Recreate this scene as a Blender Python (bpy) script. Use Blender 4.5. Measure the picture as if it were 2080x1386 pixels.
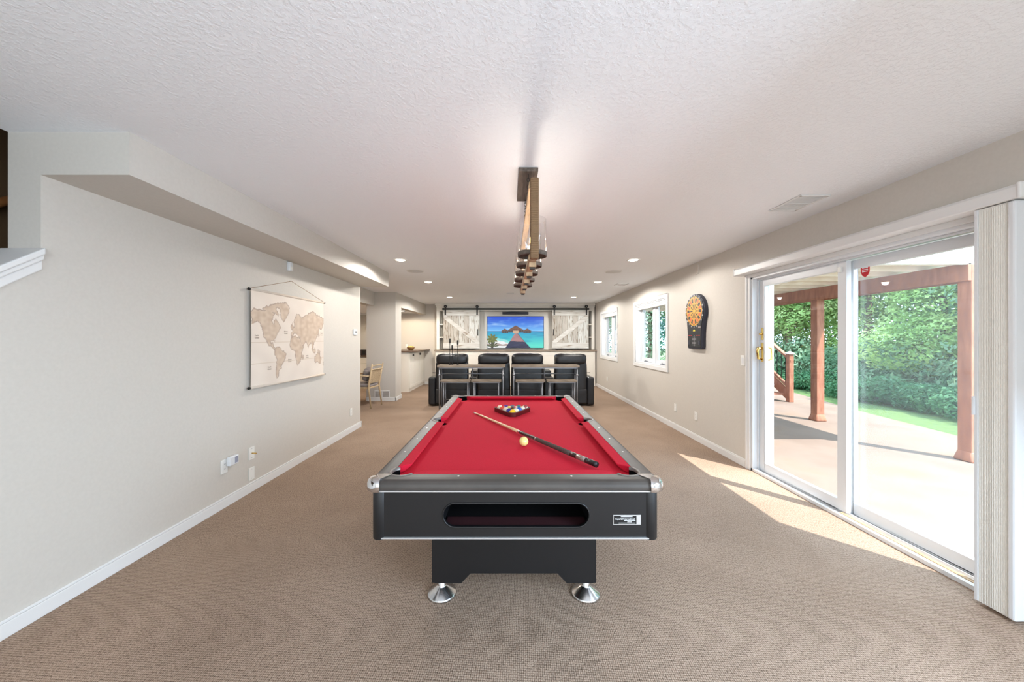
import bpy, bmesh, math, random
from math import sin, cos, pi, radians, sqrt, atan2
from mathutils import Vector, Matrix, noise
random.seed(7)
SC = bpy.context.scene
for o in list(bpy.data.objects):
    bpy.data.objects.remove(o)
COL = SC.collection
# ---------------------------------------------------------------- camera, world, sun, exposure
cd = bpy.data.cameras.new('camera'); cam = bpy.data.objects.new('camera', cd); COL.objects.link(cam)
cam.location = (0, 0, 1.42); cam.rotation_euler = (radians(90), 0, 0)
cd.sensor_width = 36; cd.lens = 36 * 715 / 2080
cd.shift_x = 6 / 2080; cd.shift_y = -5 / 2080; cd.clip_start = 0.05; cd.clip_end = 200
SC.camera = cam
SC.view_settings.view_transform = 'Standard'; SC.view_settings.look = 'None'
SC.view_settings.exposure = 0.72; SC.view_settings.gamma = 1; SC.view_settings.use_curve_mapping = False
SC.cycles.max_bounces = 10; SC.cycles.diffuse_bounces = 5; SC.cycles.transparent_max_bounces = 16
SC.cycles.sample_clamp_indirect = 6
w = bpy.data.worlds.new('sky'); SC.world = w; w.use_nodes = True
bg = w.node_tree.nodes['Background']; bg.inputs[0].default_value = (0.56, 0.78, 1.0, 1); bg.inputs[1].default_value = 4.6
def lamp(name, kind, loc, energy, color=(1, 1, 1), rot=None, **kw):
    d = bpy.data.lights.new(name, kind); d.energy = energy; d.color = color
    for k, v in kw.items(): setattr(d, k, v)
    o = bpy.data.objects.new(name, d); COL.objects.link(o); o.location = loc
    if rot is not None: o.rotation_euler = rot
    return o
SUN_DIR = Vector((-.66, .75, -1.80)).normalized()
sun = lamp('sun', 'SUN', (6, -6, 12), 7.5, (1.0, .95, .88), angle=radians(.5))
sun.rotation_euler = SUN_DIR.to_track_quat('-Z', 'Y').to_euler()
# added fill lamps, shaped like daylight from unseen windows
lamp('window_daylight', 'AREA', (-.2, -2.35, 1.45), 55, (.84, .93, 1.0), (radians(-90), 0, pi), shape='RECTANGLE', size=3.4, size_y=1.7)
lamp('side_window_daylight', 'AREA', (2.50, -.45, 1.2), 205, (.62, .80, 1.0), (0, radians(44), 0), shape='RECTANGLE', size=1.6, size_y=2.4)  # added from the right to brighten the foreground; no known window there
DOWN = 74.0      # watts of each recessed lamp
BULB = 3.2       # watts of each pendant bulb

# ---------------------------------------------------------------- materials
def s2l(c):
    return tuple(((v / 255) / 12.92 if v / 255 <= .04045 else ((v / 255 + .055) / 1.055) ** 2.4) for v in c)
def mat(name, col, rough=.6, metal=0.0, spec=.5, emit=None, estr=0, coat=0):
    m = bpy.data.materials.new(name); m.use_nodes = True
    b = m.node_tree.nodes['Principled BSDF']
    b.inputs['Base Color'].default_value = (*s2l(col), 1)
    b.inputs['Roughness'].default_value = rough; b.inputs['Metallic'].default_value = metal
    b.inputs['Specular IOR Level'].default_value = spec
    if coat: b.inputs['Coat Weight'].default_value = coat
    if emit: b.inputs['Emission Color'].default_value = (*s2l(emit), 1); b.inputs['Emission Strength'].default_value = estr
    return m
def N(m, t, **kw):
    n = m.node_tree.nodes.new(t)
    for k, v in kw.items():
        if k in n.inputs: n.inputs[k].default_value = v
        else: setattr(n, k, v)
    return n
def L(m, a, b): m.node_tree.links.new(a, b)
def BS(m): return m.node_tree.nodes['Principled BSDF']
def coords(m, scale=(1, 1, 1), rot=(0, 0, 0)):
    t = N(m, 'ShaderNodeTexCoord'); mp = N(m, 'ShaderNodeMapping')
    mp.inputs['Scale'].default_value = scale; mp.inputs['Rotation'].default_value = rot
    L(m, t.outputs['Object'], mp.inputs['Vector']); return mp.outputs['Vector']
def ramp(m, fac, stops):
    r = N(m, 'ShaderNodeValToRGB'); e = r.color_ramp.elements
    while len(e) < len(stops): e.new(.5)
    for i, (p, c) in enumerate(stops): e[i].position = p; e[i].color = (*s2l(c), 1)
    L(m, fac, r.inputs['Fac']); return r.outputs['Color']
def bump(m, h, strength=.3, dist=.01):
    b = N(m, 'ShaderNodeBump'); b.inputs['Strength'].default_value = strength; b.inputs['Distance'].default_value = dist
    L(m, h, b.inputs['Height']); L(m, b.outputs['Normal'], BS(m).inputs['Normal'])
def noisy(name, stops, scale=(1, 1, 1), nscale=5, detail=4, rough=.6, bstr=0, bdist=.01, spec=.5, metal=0, distort=0):
    m = mat(name, stops[0][1], rough, metal, spec)
    v = coords(m, scale); n = N(m, 'ShaderNodeTexNoise'); n.inputs['Scale'].default_value = nscale
    n.inputs['Detail'].default_value = detail; n.inputs['Distortion'].default_value = distort
    L(m, v, n.inputs['Vector']); L(m, ramp(m, n.outputs['Fac'], stops), BS(m).inputs['Base Color'])
    if bstr: bump(m, n.outputs['Fac'], bstr, bdist)
    return m
M = {}
M['wall'] = noisy('greige_paint', [(.3, (200, 195, 187)), (.7, (204, 199, 191))], nscale=60, rough=.75, bstr=.05, bdist=.002, spec=.25)
M['stair_wall'] = mat('brown_stairwell_paint', (120, 96, 72), .8, spec=.2)  # wall paint browned to stand for the unlit stairwell
M['ceiling'] = mat('knockdown_ceiling', (240, 242, 245), .85, spec=.2)
_v = coords(M['ceiling']); _n = N(M['ceiling'], 'ShaderNodeTexNoise'); _n.inputs['Scale'].default_value = 58; _n.inputs['Detail'].default_value = 6; _n.inputs['Roughness'].default_value = .62
L(M['ceiling'], _v, _n.inputs['Vector']); _r = N(M['ceiling'], 'ShaderNodeMapRange'); _r.inputs[1].default_value = .45; _r.inputs[2].default_value = .62
L(M['ceiling'], _n.outputs['Fac'], _r.inputs[0]); bump(M['ceiling'], _r.outputs[0], .5, .003)
M['trim'] = mat('white_trim_paint', (224, 224, 223), .4)
M['vinyl'] = mat('white_vinyl', (220, 223, 226), .35)
M['cab'] = mat('cream_cabinet_paint', (234, 231, 223), .45)
def carpet():
    m = mat('looped_carpet', (150, 125, 105), .95, spec=.1)
    v = coords(m, (1, 1, 1)); 
    br = N(m, 'ShaderNodeTexVoronoi'); br.inputs['Scale'].default_value = 1.0; br.inputs['Randomness'].default_value = .25
    mp = N(m, 'ShaderNodeMapping'); mp.inputs['Scale'].default_value = (112, 92, 1); mp.inputs['Rotation'].default_value = (0, 0, radians(3)); L(m, v, mp.inputs['Vector'])
    L(m, mp.outputs['Vector'], br.inputs['Vector'])
    c1 = ramp(m, br.outputs['Distance'], [(.1, (194, 173, 155)), (.45, (172, 150, 132)), (.72, (86, 70, 58))])
    n2 = N(m, 'ShaderNodeTexNoise'); n2.inputs['Scale'].default_value = 1.3; n2.inputs['Detail'].default_value = 3; L(m, v, n2.inputs['Vector'])
    c2 = ramp(m, n2.outputs['Fac'], [(.3, (228, 226, 224)), (.7, (255, 255, 255))])
    n3 = N(m, 'ShaderNodeTexNoise'); n3.inputs['Scale'].default_value = 150; L(m, v, n3.inputs['Vector'])
    c3 = ramp(m, n3.outputs['Fac'], [(.35, (222, 218, 214)), (.6, (255, 255, 255))])
    mx = N(m, 'ShaderNodeMix', data_type='RGBA', blend_type='MULTIPLY'); mx.inputs[0].default_value = 1
    L(m, c1, mx.inputs[6]); L(m, c2, mx.inputs[7])
    my = N(m, 'ShaderNodeMix', data_type='RGBA', blend_type='MULTIPLY'); my.inputs[0].default_value = 1
    L(m, mx.outputs[2], my.inputs[6]); L(m, c3, my.inputs[7]); L(m, my.outputs[2], BS(m).inputs['Base Color'])
    inv = N(m, 'ShaderNodeMath', operation='SUBTRACT'); inv.inputs[0].default_value = 1; L(m, br.outputs['Distance'], inv.inputs[1])
    bump(m, inv.outputs[0], .5, .006)
    return m
M['carpet'] = carpet()
M['cloth'] = noisy('red_felt', [(.3, (192, 26, 50)), (.7, (204, 33, 58))], nscale=300, rough=.9, spec=.15, bstr=.1, bdist=.001)
M['rail'] = noisy('brushed_grey_brown_rail', [(.3, (66, 61, 57)), (.7, (78, 72, 67))], nscale=8, rough=.5, spec=.32)
M['cabinet_black'] = noisy('charcoal_laminate', [(.3, (18, 18, 20)), (.7, (22, 22, 24))], nscale=3, rough=.42)
M['black'] = mat('matt_black', (14, 14, 16), .5)
M['dark_inside'] = mat('dark_reddish_tray', (58, 30, 34), .5)
M['chrome'] = mat('chrome', (225, 225, 228), .12, 1)
M['chrome_worn'] = noisy('worn_chrome', [(.4, (205, 208, 212)), (.6, (230, 230, 230))], nscale=30, rough=.2, metal=1)
M['pocket'] = mat('black_pocket_liner', (8, 8, 10), .9, spec=.1)
M['mapink'] = mat('sepia_ink', (150, 132, 118), .8)
M['rim'] = mat('grey_pocket_rim', (118, 112, 108), .35, .4)
M['silver'] = mat('silver_strip', (215, 215, 215), .3, .6)
M['pearl'] = mat('pearl_dot', (236, 232, 228), .3)
M['leather'] = noisy('black_leather', [(.3, (14, 15, 19)), (.7, (19, 20, 25))], nscale=9, rough=.36, bstr=.25, bdist=.02, spec=.6)
M['oak'] = noisy('greyed_oak', [(.3, (118, 105, 90)), (.7, (156, 141, 123))], scale=(1, 8, 8), nscale=6, rough=.55, bstr=.1, bdist=.002)
M['pipe'] = mat('brushed_steel_pipe', (150, 152, 158), .4, .6)
M['iron'] = mat('black_iron', (30, 30, 30), .45, .4)
M['counter'] = noisy('weathered_counter_wood', [(.3, (128, 112, 98)), (.7, (160, 146, 130))], scale=(1, 8, 8), nscale=4, rough=.5)
M['dark_counter'] = noisy('dark_brown_counter', [(.3, (84, 66, 54)), (.7, (104, 84, 70))], nscale=6, rough=.3)
M['barn'] = noisy('distressed_white_boards', [(.30, (144, 130, 116)), (.40, (184, 178, 168)), (.47, (214, 216, 214)), (.62, (226, 228, 226)), (.72, (186, 184, 178))], scale=(9, 9, 1.3), nscale=3.2, detail=9, rough=.8, bstr=.3, bdist=.004, distort=.6)
def _barn():
    m = M['barn']; b = BS(m); src = b.inputs['Base Color'].links[0].from_socket
    t = N(m, 'ShaderNodeTexCoord'); sp = N(m, 'ShaderNodeSeparateXYZ'); L(m, t.outputs['Object'], sp.inputs[0])
    mu = N(m, 'ShaderNodeMath', operation='MULTIPLY'); mu.inputs[1].default_value = 6.43; L(m, sp.outputs[0], mu.inputs[0])
    ad = N(m, 'ShaderNodeMath', operation='ADD'); ad.inputs[1].default_value = .5; L(m, mu.outputs[0], ad.inputs[0])
    fl = N(m, 'ShaderNodeMath', operation='FLOOR'); L(m, ad.outputs[0], fl.inputs[0]); wn = N(m, 'ShaderNodeTexWhiteNoise', noise_dimensions='1D'); L(m, fl.outputs[0], wn.inputs['W'])
    c = ramp(m, wn.outputs['Value'], [(0, (206, 198, 190)), (.5, (228, 226, 222)), (1, (250, 252, 252))])
    mx = N(m, 'ShaderNodeMix', data_type='RGBA', blend_type='MULTIPLY'); mx.inputs[0].default_value = 1; L(m, src, mx.inputs[6]); L(m, c, mx.inputs[7]); L(m, mx.outputs[2], b.inputs['Base Color'])
_barn()
M['barn_h'] = noisy('distressed_white_rail_board', [(.30, (140, 124, 106)), (.40, (196, 194, 188)), (.75, (222, 223, 221))], scale=(1.2, 7, 7), nscale=2.2, detail=9, rough=.8, bstr=.3, bdist=.004, distort=.6)
M['rope'] = mat('jute_rope', (168, 138, 104), .9, spec=.1)
_v = coords(M['rope'], (1, 1, 1)); _w = N(M['rope'], 'ShaderNodeTexWave'); _w.bands_direction = 'Z'; _w.inputs['Scale'].default_value = 60; _w.inputs['Distortion'].default_value = 1.5
L(M['rope'], _v, _w.inputs['Vector']); L(M['rope'], ramp(M['rope'], _w.outputs['Fac'], [(0, (98, 74, 52)), (1, (150, 122, 94))]), BS(M['rope']).inputs['Base Color']); bump(M['rope'], _w.outputs['Fac'], .6, .004)
M['pine'] = noisy('weathered_light_wood', [(.3, (150, 122, 92)), (.7, (196, 166, 130))], scale=(8, 1, 8), nscale=6, rough=.7)
M['greywood'] = noisy('grey_weathered_wood', [(.3, (72, 62, 54)), (.7, (108, 96, 86))], scale=(8, 1, 8), nscale=7, rough=.75, bstr=.2, bdist=.003)
M['peg'] = mat('dark_wood_peg', (58, 52, 46), .7)
M['ply'] = noisy('pale_chair_wood', [(.3, (176, 152, 118)), (.7, (204, 182, 148))], scale=(6, 6, 1), nscale=6, rough=.6)
M['cane'] = noisy('woven_cane', [(.4, (150, 128, 100)), (.6, (190, 168, 136))], nscale=90, rough=.8, bstr=.4, bdist=.003)
M['cushion'] = noisy('grey_striped_fabric', [(.35, (112, 104, 102)), (.65, (158, 150, 148))], scale=(1, 1, 14), nscale=5, rough=.95)
M['orange_wood'] = noisy('orange_brown_wood', [(.3, (150, 94, 52)), (.7, (186, 124, 72))], nscale=6, rough=.5)
M['brass'] = mat('polished_brass', (222, 186, 110), .2, 1)
M['plate'] = mat('white_plastic', (232, 232, 228), .4)
M['plate_grey'] = mat('grey_display', (150, 154, 172), .3)
M['redstain'] = noisy('red_brown_stained_timber', [(.3, (136, 84, 62)), (.7, (170, 114, 88))], scale=(5, 5, 1), nscale=4, rough=.7, bstr=.2, bdist=.004)
M['joist'] = noisy('pale_treated_timber', [(.3, (220, 206, 188)), (.7, (238, 228, 214))], nscale=5, rough=.8)
M['concrete'] = noisy('stamped_patio_concrete', [(.3, (112, 95, 84)), (.55, (122, 106, 95)), (.8, (122, 99, 80))], nscale=1.6, detail=8, rough=.85, bstr=.2, bdist=.01)
M['grass'] = noisy('mown_lawn', [(.3, (64, 88, 44)), (.7, (88, 112, 62))], nscale=14, detail=8, rough=.95, bstr=.5, bdist=.03)
M['siding'] = mat('white_exterior_trim', (232, 230, 224), .5)
M['shade'] = mat('pleated_shade_fabric', (230, 227, 220), .85, spec=.1)
M['lamp'] = mat('lamp_lens', (255, 250, 240), .5, emit=(255, 240, 215), estr=9)
M['bulb'] = mat('warm_bulb', (255, 240, 210), .5, emit=(255, 205, 140), estr=12)
M['speaker'] = mat('speaker_grille', (205, 205, 205), .7)
M['soil'] = mat('shaded_ground_cover', (62, 84, 40), .95)
M['bark'] = noisy('tree_bark', [(.3, (78, 64, 50)), (.7, (116, 100, 82))], nscale=8, rough=.9)
M['cue_shaft'] = mat('maple_shaft', (226, 194, 148), .35)
M['cue_dark'] = mat('dark_cue_butt', (52, 38, 36), .3)
M['cue_wrap'] = noisy('brown_linen_wrap', [(.4, (60, 48, 44)), (.6, (92, 78, 72))], nscale=400, rough=.8)
M['cue_inlay'] = mat('silver_inlay', (160, 148, 140), .3, .4)
M['rackwood'] = mat('mahogany_plastic_rack', (82, 22, 22), .3)
M['bowlwood'] = noisy('carved_wood_bowl', [(.3, (104, 70, 38)), (.7, (150, 110, 62))], nscale=8, rough=.5)
M['lime'] = mat('yellow_green_fruit', (176, 172, 52), .5)
M['sticker'] = mat('red_sticker', (206, 34, 44), .5)
M['white'] = mat('white_ink', (240, 240, 240), .5)
M['dart_body'] = mat('dark_navy_plastic', (44, 46, 60), .45)
def glass(name, refl=.5, haze=0.0, tint=(1, 1, 1)):
    m = bpy.data.materials.new(name); m.use_nodes = True; nt = m.node_tree; nt.nodes.clear()
    out = nt.nodes.new('ShaderNodeOutputMaterial'); tr = nt.nodes.new('ShaderNodeBsdfTransparent'); tr.inputs[0].default_value = (*tint, 1)
    gl = nt.nodes.new('ShaderNodeBsdfGlossy'); gl.inputs['Roughness'].default_value = 0.0
    lw = nt.nodes.new('ShaderNodeLayerWeight'); lw.inputs[0].default_value = .5
    pw = nt.nodes.new('ShaderNodeMath'); pw.operation = 'POWER'; pw.inputs[1].default_value = 5; nt.links.new(lw.outputs['Facing'], pw.inputs[0])
    mu = nt.nodes.new('ShaderNodeMath'); mu.operation = 'MULTIPLY_ADD'; mu.inputs[1].default_value = refl * .9; mu.inputs[2].default_value = refl * .05; nt.links.new(pw.outputs[0], mu.inputs[0])
    mx = nt.nodes.new('ShaderNodeMixShader'); nt.links.new(mu.outputs[0], mx.inputs[0]); nt.links.new(tr.outputs[0], mx.inputs[1]); nt.links.new(gl.outputs[0], mx.inputs[2])
    last = mx
    if haze:
        df = nt.nodes.new('ShaderNodeBsdfTranslucent'); df.inputs[0].default_value = (.85, .9, .95, 1)
        m2 = nt.nodes.new('ShaderNodeMixShader'); m2.inputs[0].default_value = haze
        nt.links.new(mx.outputs[0], m2.inputs[1]); nt.links.new(df.outputs[0], m2.inputs[2]); last = m2
    nt.links.new(last.outputs[0], out.inputs[0]); return m
M['glass'] = glass('window_glass', .8)
M['lamp_glass'] = glass('clear_cylinder_glass', .8)
def mesh_screen():
    m = glass('insect_screen', 0.0, .02, (1, 1, 1)); return m
M['screen'] = mesh_screen()
def vcol(name, emit=0, rough=.6):
    m = mat(name, (128, 128, 128), rough); a = N(m, 'ShaderNodeVertexColor'); a.layer_name = 'Col'
    L(m, a.outputs['Color'], BS(m).inputs['Base Color'])
    if emit:
        BS(m).inputs['Base Color'].default_value = (0, 0, 0, 1); m.node_tree.links.remove(BS(m).inputs['Base Color'].links[0])
        L(m, a.outputs['Color'], BS(m).inputs['Emission Color']); BS(m).inputs['Emission Strength'].default_value = emit
    return m
M['tv_picture'] = vcol('television_picture', .60, .3)
M['print'] = vcol('printed_colours', 0, .75)
M['dartface'] = vcol('dartboard_segments', 0, .5)

# ---------------------------------------------------------------- mesh helpers
class MB:
    def __init__(s): s.v = []; s.f = []; s.sm = []
    def add(s, vs, fs, smooth=False, mx=None):
        b = len(s.v)
        s.v += [tuple(mx @ Vector(p)) if mx else tuple(p) for p in vs]
        s.f += [tuple(b + i for i in f) for f in fs]; s.sm += [smooth] * len(fs); return s
    def box(s, x0, x1, y0, y1, z0, z1, mx=None):
        vs = [(x, y, z) for z in (z0, z1) for y in (y0, y1) for x in (x0, x1)]
        return s.add(vs, [(0, 2, 3, 1), (4, 5, 7, 6), (0, 1, 5, 4), (2, 6, 7, 3), (0, 4, 6, 2), (1, 3, 7, 5)], False, mx)
    def cyl(s, c, r, z0, z1, n=24, r1=None, mx=None, caps=True):
        r1 = r if r1 is None else r1
        vs = [(c[0] + r * cos(2 * pi * i / n), c[1] + r * sin(2 * pi * i / n), z0) for i in range(n)] + [(c[0] + r1 * cos(2 * pi * i / n), c[1] + r1 * sin(2 * pi * i / n), z1) for i in range(n)]
        s.add(vs, [(i, (i + 1) % n, n + (i + 1) % n, n + i) for i in range(n)], True, mx)
        if caps: s.add(vs, [tuple(reversed(range(n))), tuple(range(n, 2 * n))], False, mx)
        return s
    def lathe(s, prof, n=32, mx=None, a0=0, a1=2 * pi):
        full = abs(a1 - a0 - 2 * pi) < 1e-6; m = n if full else n + 1
        vs = [(r * cos(a0 + (a1 - a0) * i / n), r * sin(a0 + (a1 - a0) * i / n), z) for r, z in prof for i in range(m)]
        fs = []
        for j in range(len(prof) - 1):
            for i in range(n):
                k = (i + 1) % m
                fs.append((j * m + i, j * m + k, (j + 1) * m + k, (j + 1) * m + i))
        return s.add(vs, fs, True, mx)
    def prism(s, poly, z0, z1, mx=None, smooth=False):
        n = len(poly); vs = [(x, y, z0) for x, y in poly] + [(x, y, z1) for x, y in poly]
        s.add(vs, [(i, (i + 1) % n, n + (i + 1) % n, n + i) for i in range(n)], smooth, mx)
        return s.add(vs, [tuple(reversed(range(n))), tuple(range(n, 2 * n))], False, mx)
    def tube(s, pts, r, n=10, closed=False):
        pts = [Vector(p) for p in pts]; m = len(pts); rr = r if isinstance(r, (list, tuple)) else [r] * m
        vs = []; up = Vector((0, 0, 1)); prev = None
        for i, p in enumerate(pts):
            t = (pts[(i + 1) % m] - pts[i - 1]) if closed else (pts[min(i + 1, m - 1)] - pts[max(i - 1, 0)])
            t.normalize()
            if prev is None: a = t.cross(up if abs(t.z) < .95 else Vector((1, 0, 0))).normalized()
            else: a = (prev - t * prev.dot(t)).normalized()
            prev = a; b = t.cross(a)
            vs += [tuple(p + (a * cos(2 * pi * k / n) + b * sin(2 * pi * k / n)) * rr[i]) for k in range(n)]
        fs = [(i * n + k, i * n + (k + 1) % n, ((i + 1) % m) * n + (k + 1) % n, ((i + 1) % m) * n + k) for i in range(m if closed else m - 1) for k in range(n)]
        s.add(vs, fs, True)
        if not closed: s.add(vs, [tuple(reversed(range(n))), tuple(range((m - 1) * n, m * n))])
        return s
    def puff(s, c, h, e1=.5, e2=.5, n=20, mx=None, warp=None):
        def sg(v, e): return math.copysign(abs(v) ** e, v)
        vs = []; m = n * 2
        for i in range(n + 1):
            ph = -pi / 2 + pi * i / n
            for j in range(m):
                th = 2 * pi * j / m
                x = h[0] * sg(cos(ph), e1) * sg(cos(th), e2); y = h[1] * sg(cos(ph), e1) * sg(sin(th), e2); z = h[2] * sg(sin(ph), e1)
                if warp: x, y, z = warp(x, y, z)
                vs.append((c[0] + x, c[1] + y, c[2] + z))
        fs = [(i * m + j, i * m + (j + 1) % m, (i + 1) * m + (j + 1) % m, (i + 1) * m + j) for i in range(n) for j in range(m)]
        return s.add(vs, fs, True, mx)
    def sphere(s, c, r, n=16): return s.puff(c, (r, r, r), 1, 1, n)
    def build(s, name, m, parent=None, bevel=0, seg=2, off=None):
        me = bpy.data.meshes.new(name); vs = s.v
        if off: vs = [(x - off[0], y - off[1], z - off[2]) for x, y, z in vs]
        me.from_pydata(vs, [], s.f); me.polygons.foreach_set('use_smooth', s.sm)
        bm = bmesh.new(); bm.from_mesh(me); bmesh.ops.remove_doubles(bm, verts=bm.verts, dist=1e-5)
        bmesh.ops.recalc_face_normals(bm, faces=bm.faces); bm.to_mesh(me); bm.free()
        o = bpy.data.objects.new(name, me); COL.objects.link(o)
        if m is not None: me.materials.append(m)
        if parent is not None: o.parent = parent
        if off: o.location = off
        if bevel:
            b = o.modifiers.new('bevel', 'BEVEL'); b.width = bevel; b.segments = seg; b.limit_method = 'ANGLE'; b.angle_limit = radians(40)
        return o
def B(x0, x1, y0, y1, z0, z1, mx=None): return MB().box(x0, x1, y0, y1, z0, z1, mx)
def thing(name, label, cat, loc=(0, 0, 0), rz=0, group=None):
    o = bpy.data.objects.new(name, None); COL.objects.link(o); o.location = loc; o.rotation_euler = (0, 0, rz)
    o.empty_display_size = .05; o['label'] = label; o['category'] = cat
    if group: o['group'] = group
    return o
def tag(o, label, cat, group=None, kind=None):
    o['label'] = label; o['category'] = cat
    if group: o['group'] = group
    if kind: o['kind'] = kind
    return o
def struct(mb, name, m, bevel=0):
    o = mb.build(name, m, None, bevel); o['kind'] = 'structure'; return o
def dup(root, loc, rz=None, label=None):
    r = root.copy(); COL.objects.link(r); r.location = loc
    if rz is not None: r.rotation_euler = (0, 0, rz)
    if label: r['label'] = label
    def rec(a, b):
        for ch in list(a.children):
            c = ch.copy(); COL.objects.link(c); c.parent = b; rec(ch, c)
    rec(root, r); return r
def lens(o, t):
    if t: o['label'] = t
    return o
def boolcut(o, cutters):
    me0 = o.data
    for c in cutters:
        md = o.modifiers.new('cut', 'BOOLEAN'); md.object = c; md.operation = 'DIFFERENCE'; md.solver = 'EXACT'
    bpy.context.view_layer.update()
    dg = bpy.context.evaluated_depsgraph_get(); me = bpy.data.meshes.new_from_object(o.evaluated_get(dg))
    for md in [m for m in o.modifiers]: o.modifiers.remove(md)
    o.data = me; return o
def text_mesh(body, size, mtx, m, name, parent, extrude=.0005, bold=0, align='CENTER'):
    cu = bpy.data.curves.new(name, 'FONT'); cu.body = body; cu.size = size; cu.extrude = extrude; cu.offset = bold; cu.align_x = align; cu.align_y = 'CENTER'
    t = bpy.data.objects.new(name, cu); COL.objects.link(t); bpy.context.view_layer.update()
    me = bpy.data.meshes.new_from_object(t.evaluated_get(bpy.context.evaluated_depsgraph_get())); bpy.data.objects.remove(t)
    me.transform(mtx); me.materials.clear(); me.materials.append(m)
    o = bpy.data.objects.new(name, me); COL.objects.link(o)
    if parent: o.parent = parent
    return o
def colour_grid(name, nx, ny, pos, col, m, parent=None, thick=None):
    me = bpy.data.meshes.new(name)
    vs = [pos(i / nx, j / ny) for j in range(ny + 1) for i in range(nx + 1)]
    fs = [(j * (nx + 1) + i, j * (nx + 1) + i + 1, (j + 1) * (nx + 1) + i + 1, (j + 1) * (nx + 1) + i) for j in range(ny) for i in range(nx)]
    me.from_pydata(vs, [], fs); a = me.color_attributes.new('Col', 'FLOAT_COLOR', 'POINT')
    data = []
    for j in range(ny + 1):
        for i in range(nx + 1): data += [*s2l(col(i / nx, j / ny)), 1]
    a.data.foreach_set('color', data); me.materials.append(m)
    o = bpy.data.objects.new(name, me); COL.objects.link(o)
    if parent: o.parent = parent
    return o
def nz(x, y, z=0): return noise.noise(Vector((x, y, z)))
def mixc(a, b, t): t = max(0, min(1, t)); return tuple(a[i] * (1 - t) + b[i] * t for i in range(3))

# ================================================================ SETTING
XR, XL, H, YB = 2.61, -2.395, 2.478, 10.9
WT = .20
D0, D1, DH = 1.84, 3.80, 2.08            # patio door opening
W1 = (5.83, 7.27); W2 = (8.50, 9.94); WZ = (.93, 2.10)
struct(B(-5.6, XR + WT, -2.6, YB + .1, -.1, 0), 'floor', M['carpet'])
struct(MB().box(-2.563, XR + WT, -2.6, YB + .1, H, H + .25).box(-5.6, -2.563, 5.5, YB + .1, H, H + .25), 'ceiling', M['ceiling'])
wr = MB()
wr.box(XR, XR + WT, -2.6, D0, 0, H).box(XR, XR + WT, D0, D1, DH, H).box(XR, XR + WT, D1, W1[0], 0, H)
wr.box(XR, XR + WT, W1[0], W1[1], 0, WZ[0]).box(XR, XR + WT, W1[0], W1[1], WZ[1], H).box(XR, XR + WT, W1[1], W2[0], 0, H)
wr.box(XR, XR + WT, W2[0], W2[1], 0, WZ[0]).box(XR, XR + WT, W2[0], W2[1], WZ[1], H).box(XR, XR + WT, W2[1], YB + .1, 0, H)
struct(wr, 'wall_right', M['wall'])
struct(B(XR + WT, XR + WT + .03, D0, D1, H, 5), 'wall_exterior', M['siding'])
struct(MB().box(XR + WT, XR + WT + .05, D1, D1 + .09, -.1, DH + .12).box(XR + WT, XR + WT + .05, D0 - .09, D0, -.1, DH + .12).box(XR + WT, XR + WT + .05, D0, D1, DH + .03, DH + .12), 'trim_3', M['siding'], .004)
struct(MB().box(-2.563, XL, 1.80, 5.67, 0, H), 'wall_left', M['wall'])
struct(MB().prism([(0, 0), (1.80, 0), (1.80, 1.775), (0, 1.775 - 1.8 * .77)], -2.563, XL, Matrix(((0, 0, 1, 0), (1, 0, 0, 0), (0, 1, 0, 0), (0, 0, 0, 1)))).box(-2.563, XL, -2.6, 0, 0, H), 'wall_knee', M['wall'])
sk = Matrix(((0, 0, 1, 0), (1, 0, 0, 0), (0, 1, 0, 0), (0, 0, 0, 1)))
def slope_strip(z_top, z_bot, x0, x1, y0=0, y1=1.80):
    return [(y0, z_bot - (1.8 - y0) * .77), (y1, z_bot - (1.8 - y1) * .77), (y1, z_top - (1.8 - y1) * .77), (y0, z_top - (1.8 - y0) * .77)]
cap = MB()
cap.prism(slope_strip(1.885, 1.850, 0, 0, 0, 1.80), -2.60, -2.366, sk)
cap.prism(slope_strip(1.850, 1.822, 0, 0, 0, 1.80), -2.59, -2.374, sk)
cap.prism(slope_strip(1.822, 1.772, 0, 0, 0, 1.80), -2.58, -2.383, sk)
struct(cap, 'trim_1', M['trim'], .006)
struct(B(XL, -1.942, 1.80, 5.67, 2.258, H), 'ceiling_soffit', M['wall'])
struct(B(-5.6, XR + WT, YB, YB + .1, 0, H), 'wall_far', M['wall'])
struct(B(-5.6, XR + WT, -2.7, -2.6, 0, H), 'wall_behind', M['wall'])
struct(B(-5.7, -5.6, 5.5, YB + .1, 0, H), 'wall_kitchen', M['wall'])
struct(B(-5.6, -2.563, 5.42, 5.5, 0, H), 'wall_kitchen_side', M['wall'])
struct(B(-3.24, -2.58, 8.0, 8.42, 0, H), 'wall_column', M['wall'])
struct(B(-3.24, -3.06, 5.5, 8.0, 2.17, H), 'wall_header_kitchen', M['wall'])
struct(B(-2.74, -2.58, 8.42, YB, 2.16, H), 'wall_header_bar', M['wall'])
struct(MB().box(-5.6, -3.24, 5.5, YB, 2.20, 2.30).box(-3.24, -2.74, 8.42, YB, 2.20, 2.30), 'ceiling_kitchen', M['ceiling'])
struct(B(-5.6, -3.3, YB - .06, YB, 2.14, 2.20), 'trim_2', M['trim'], .01)
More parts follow.
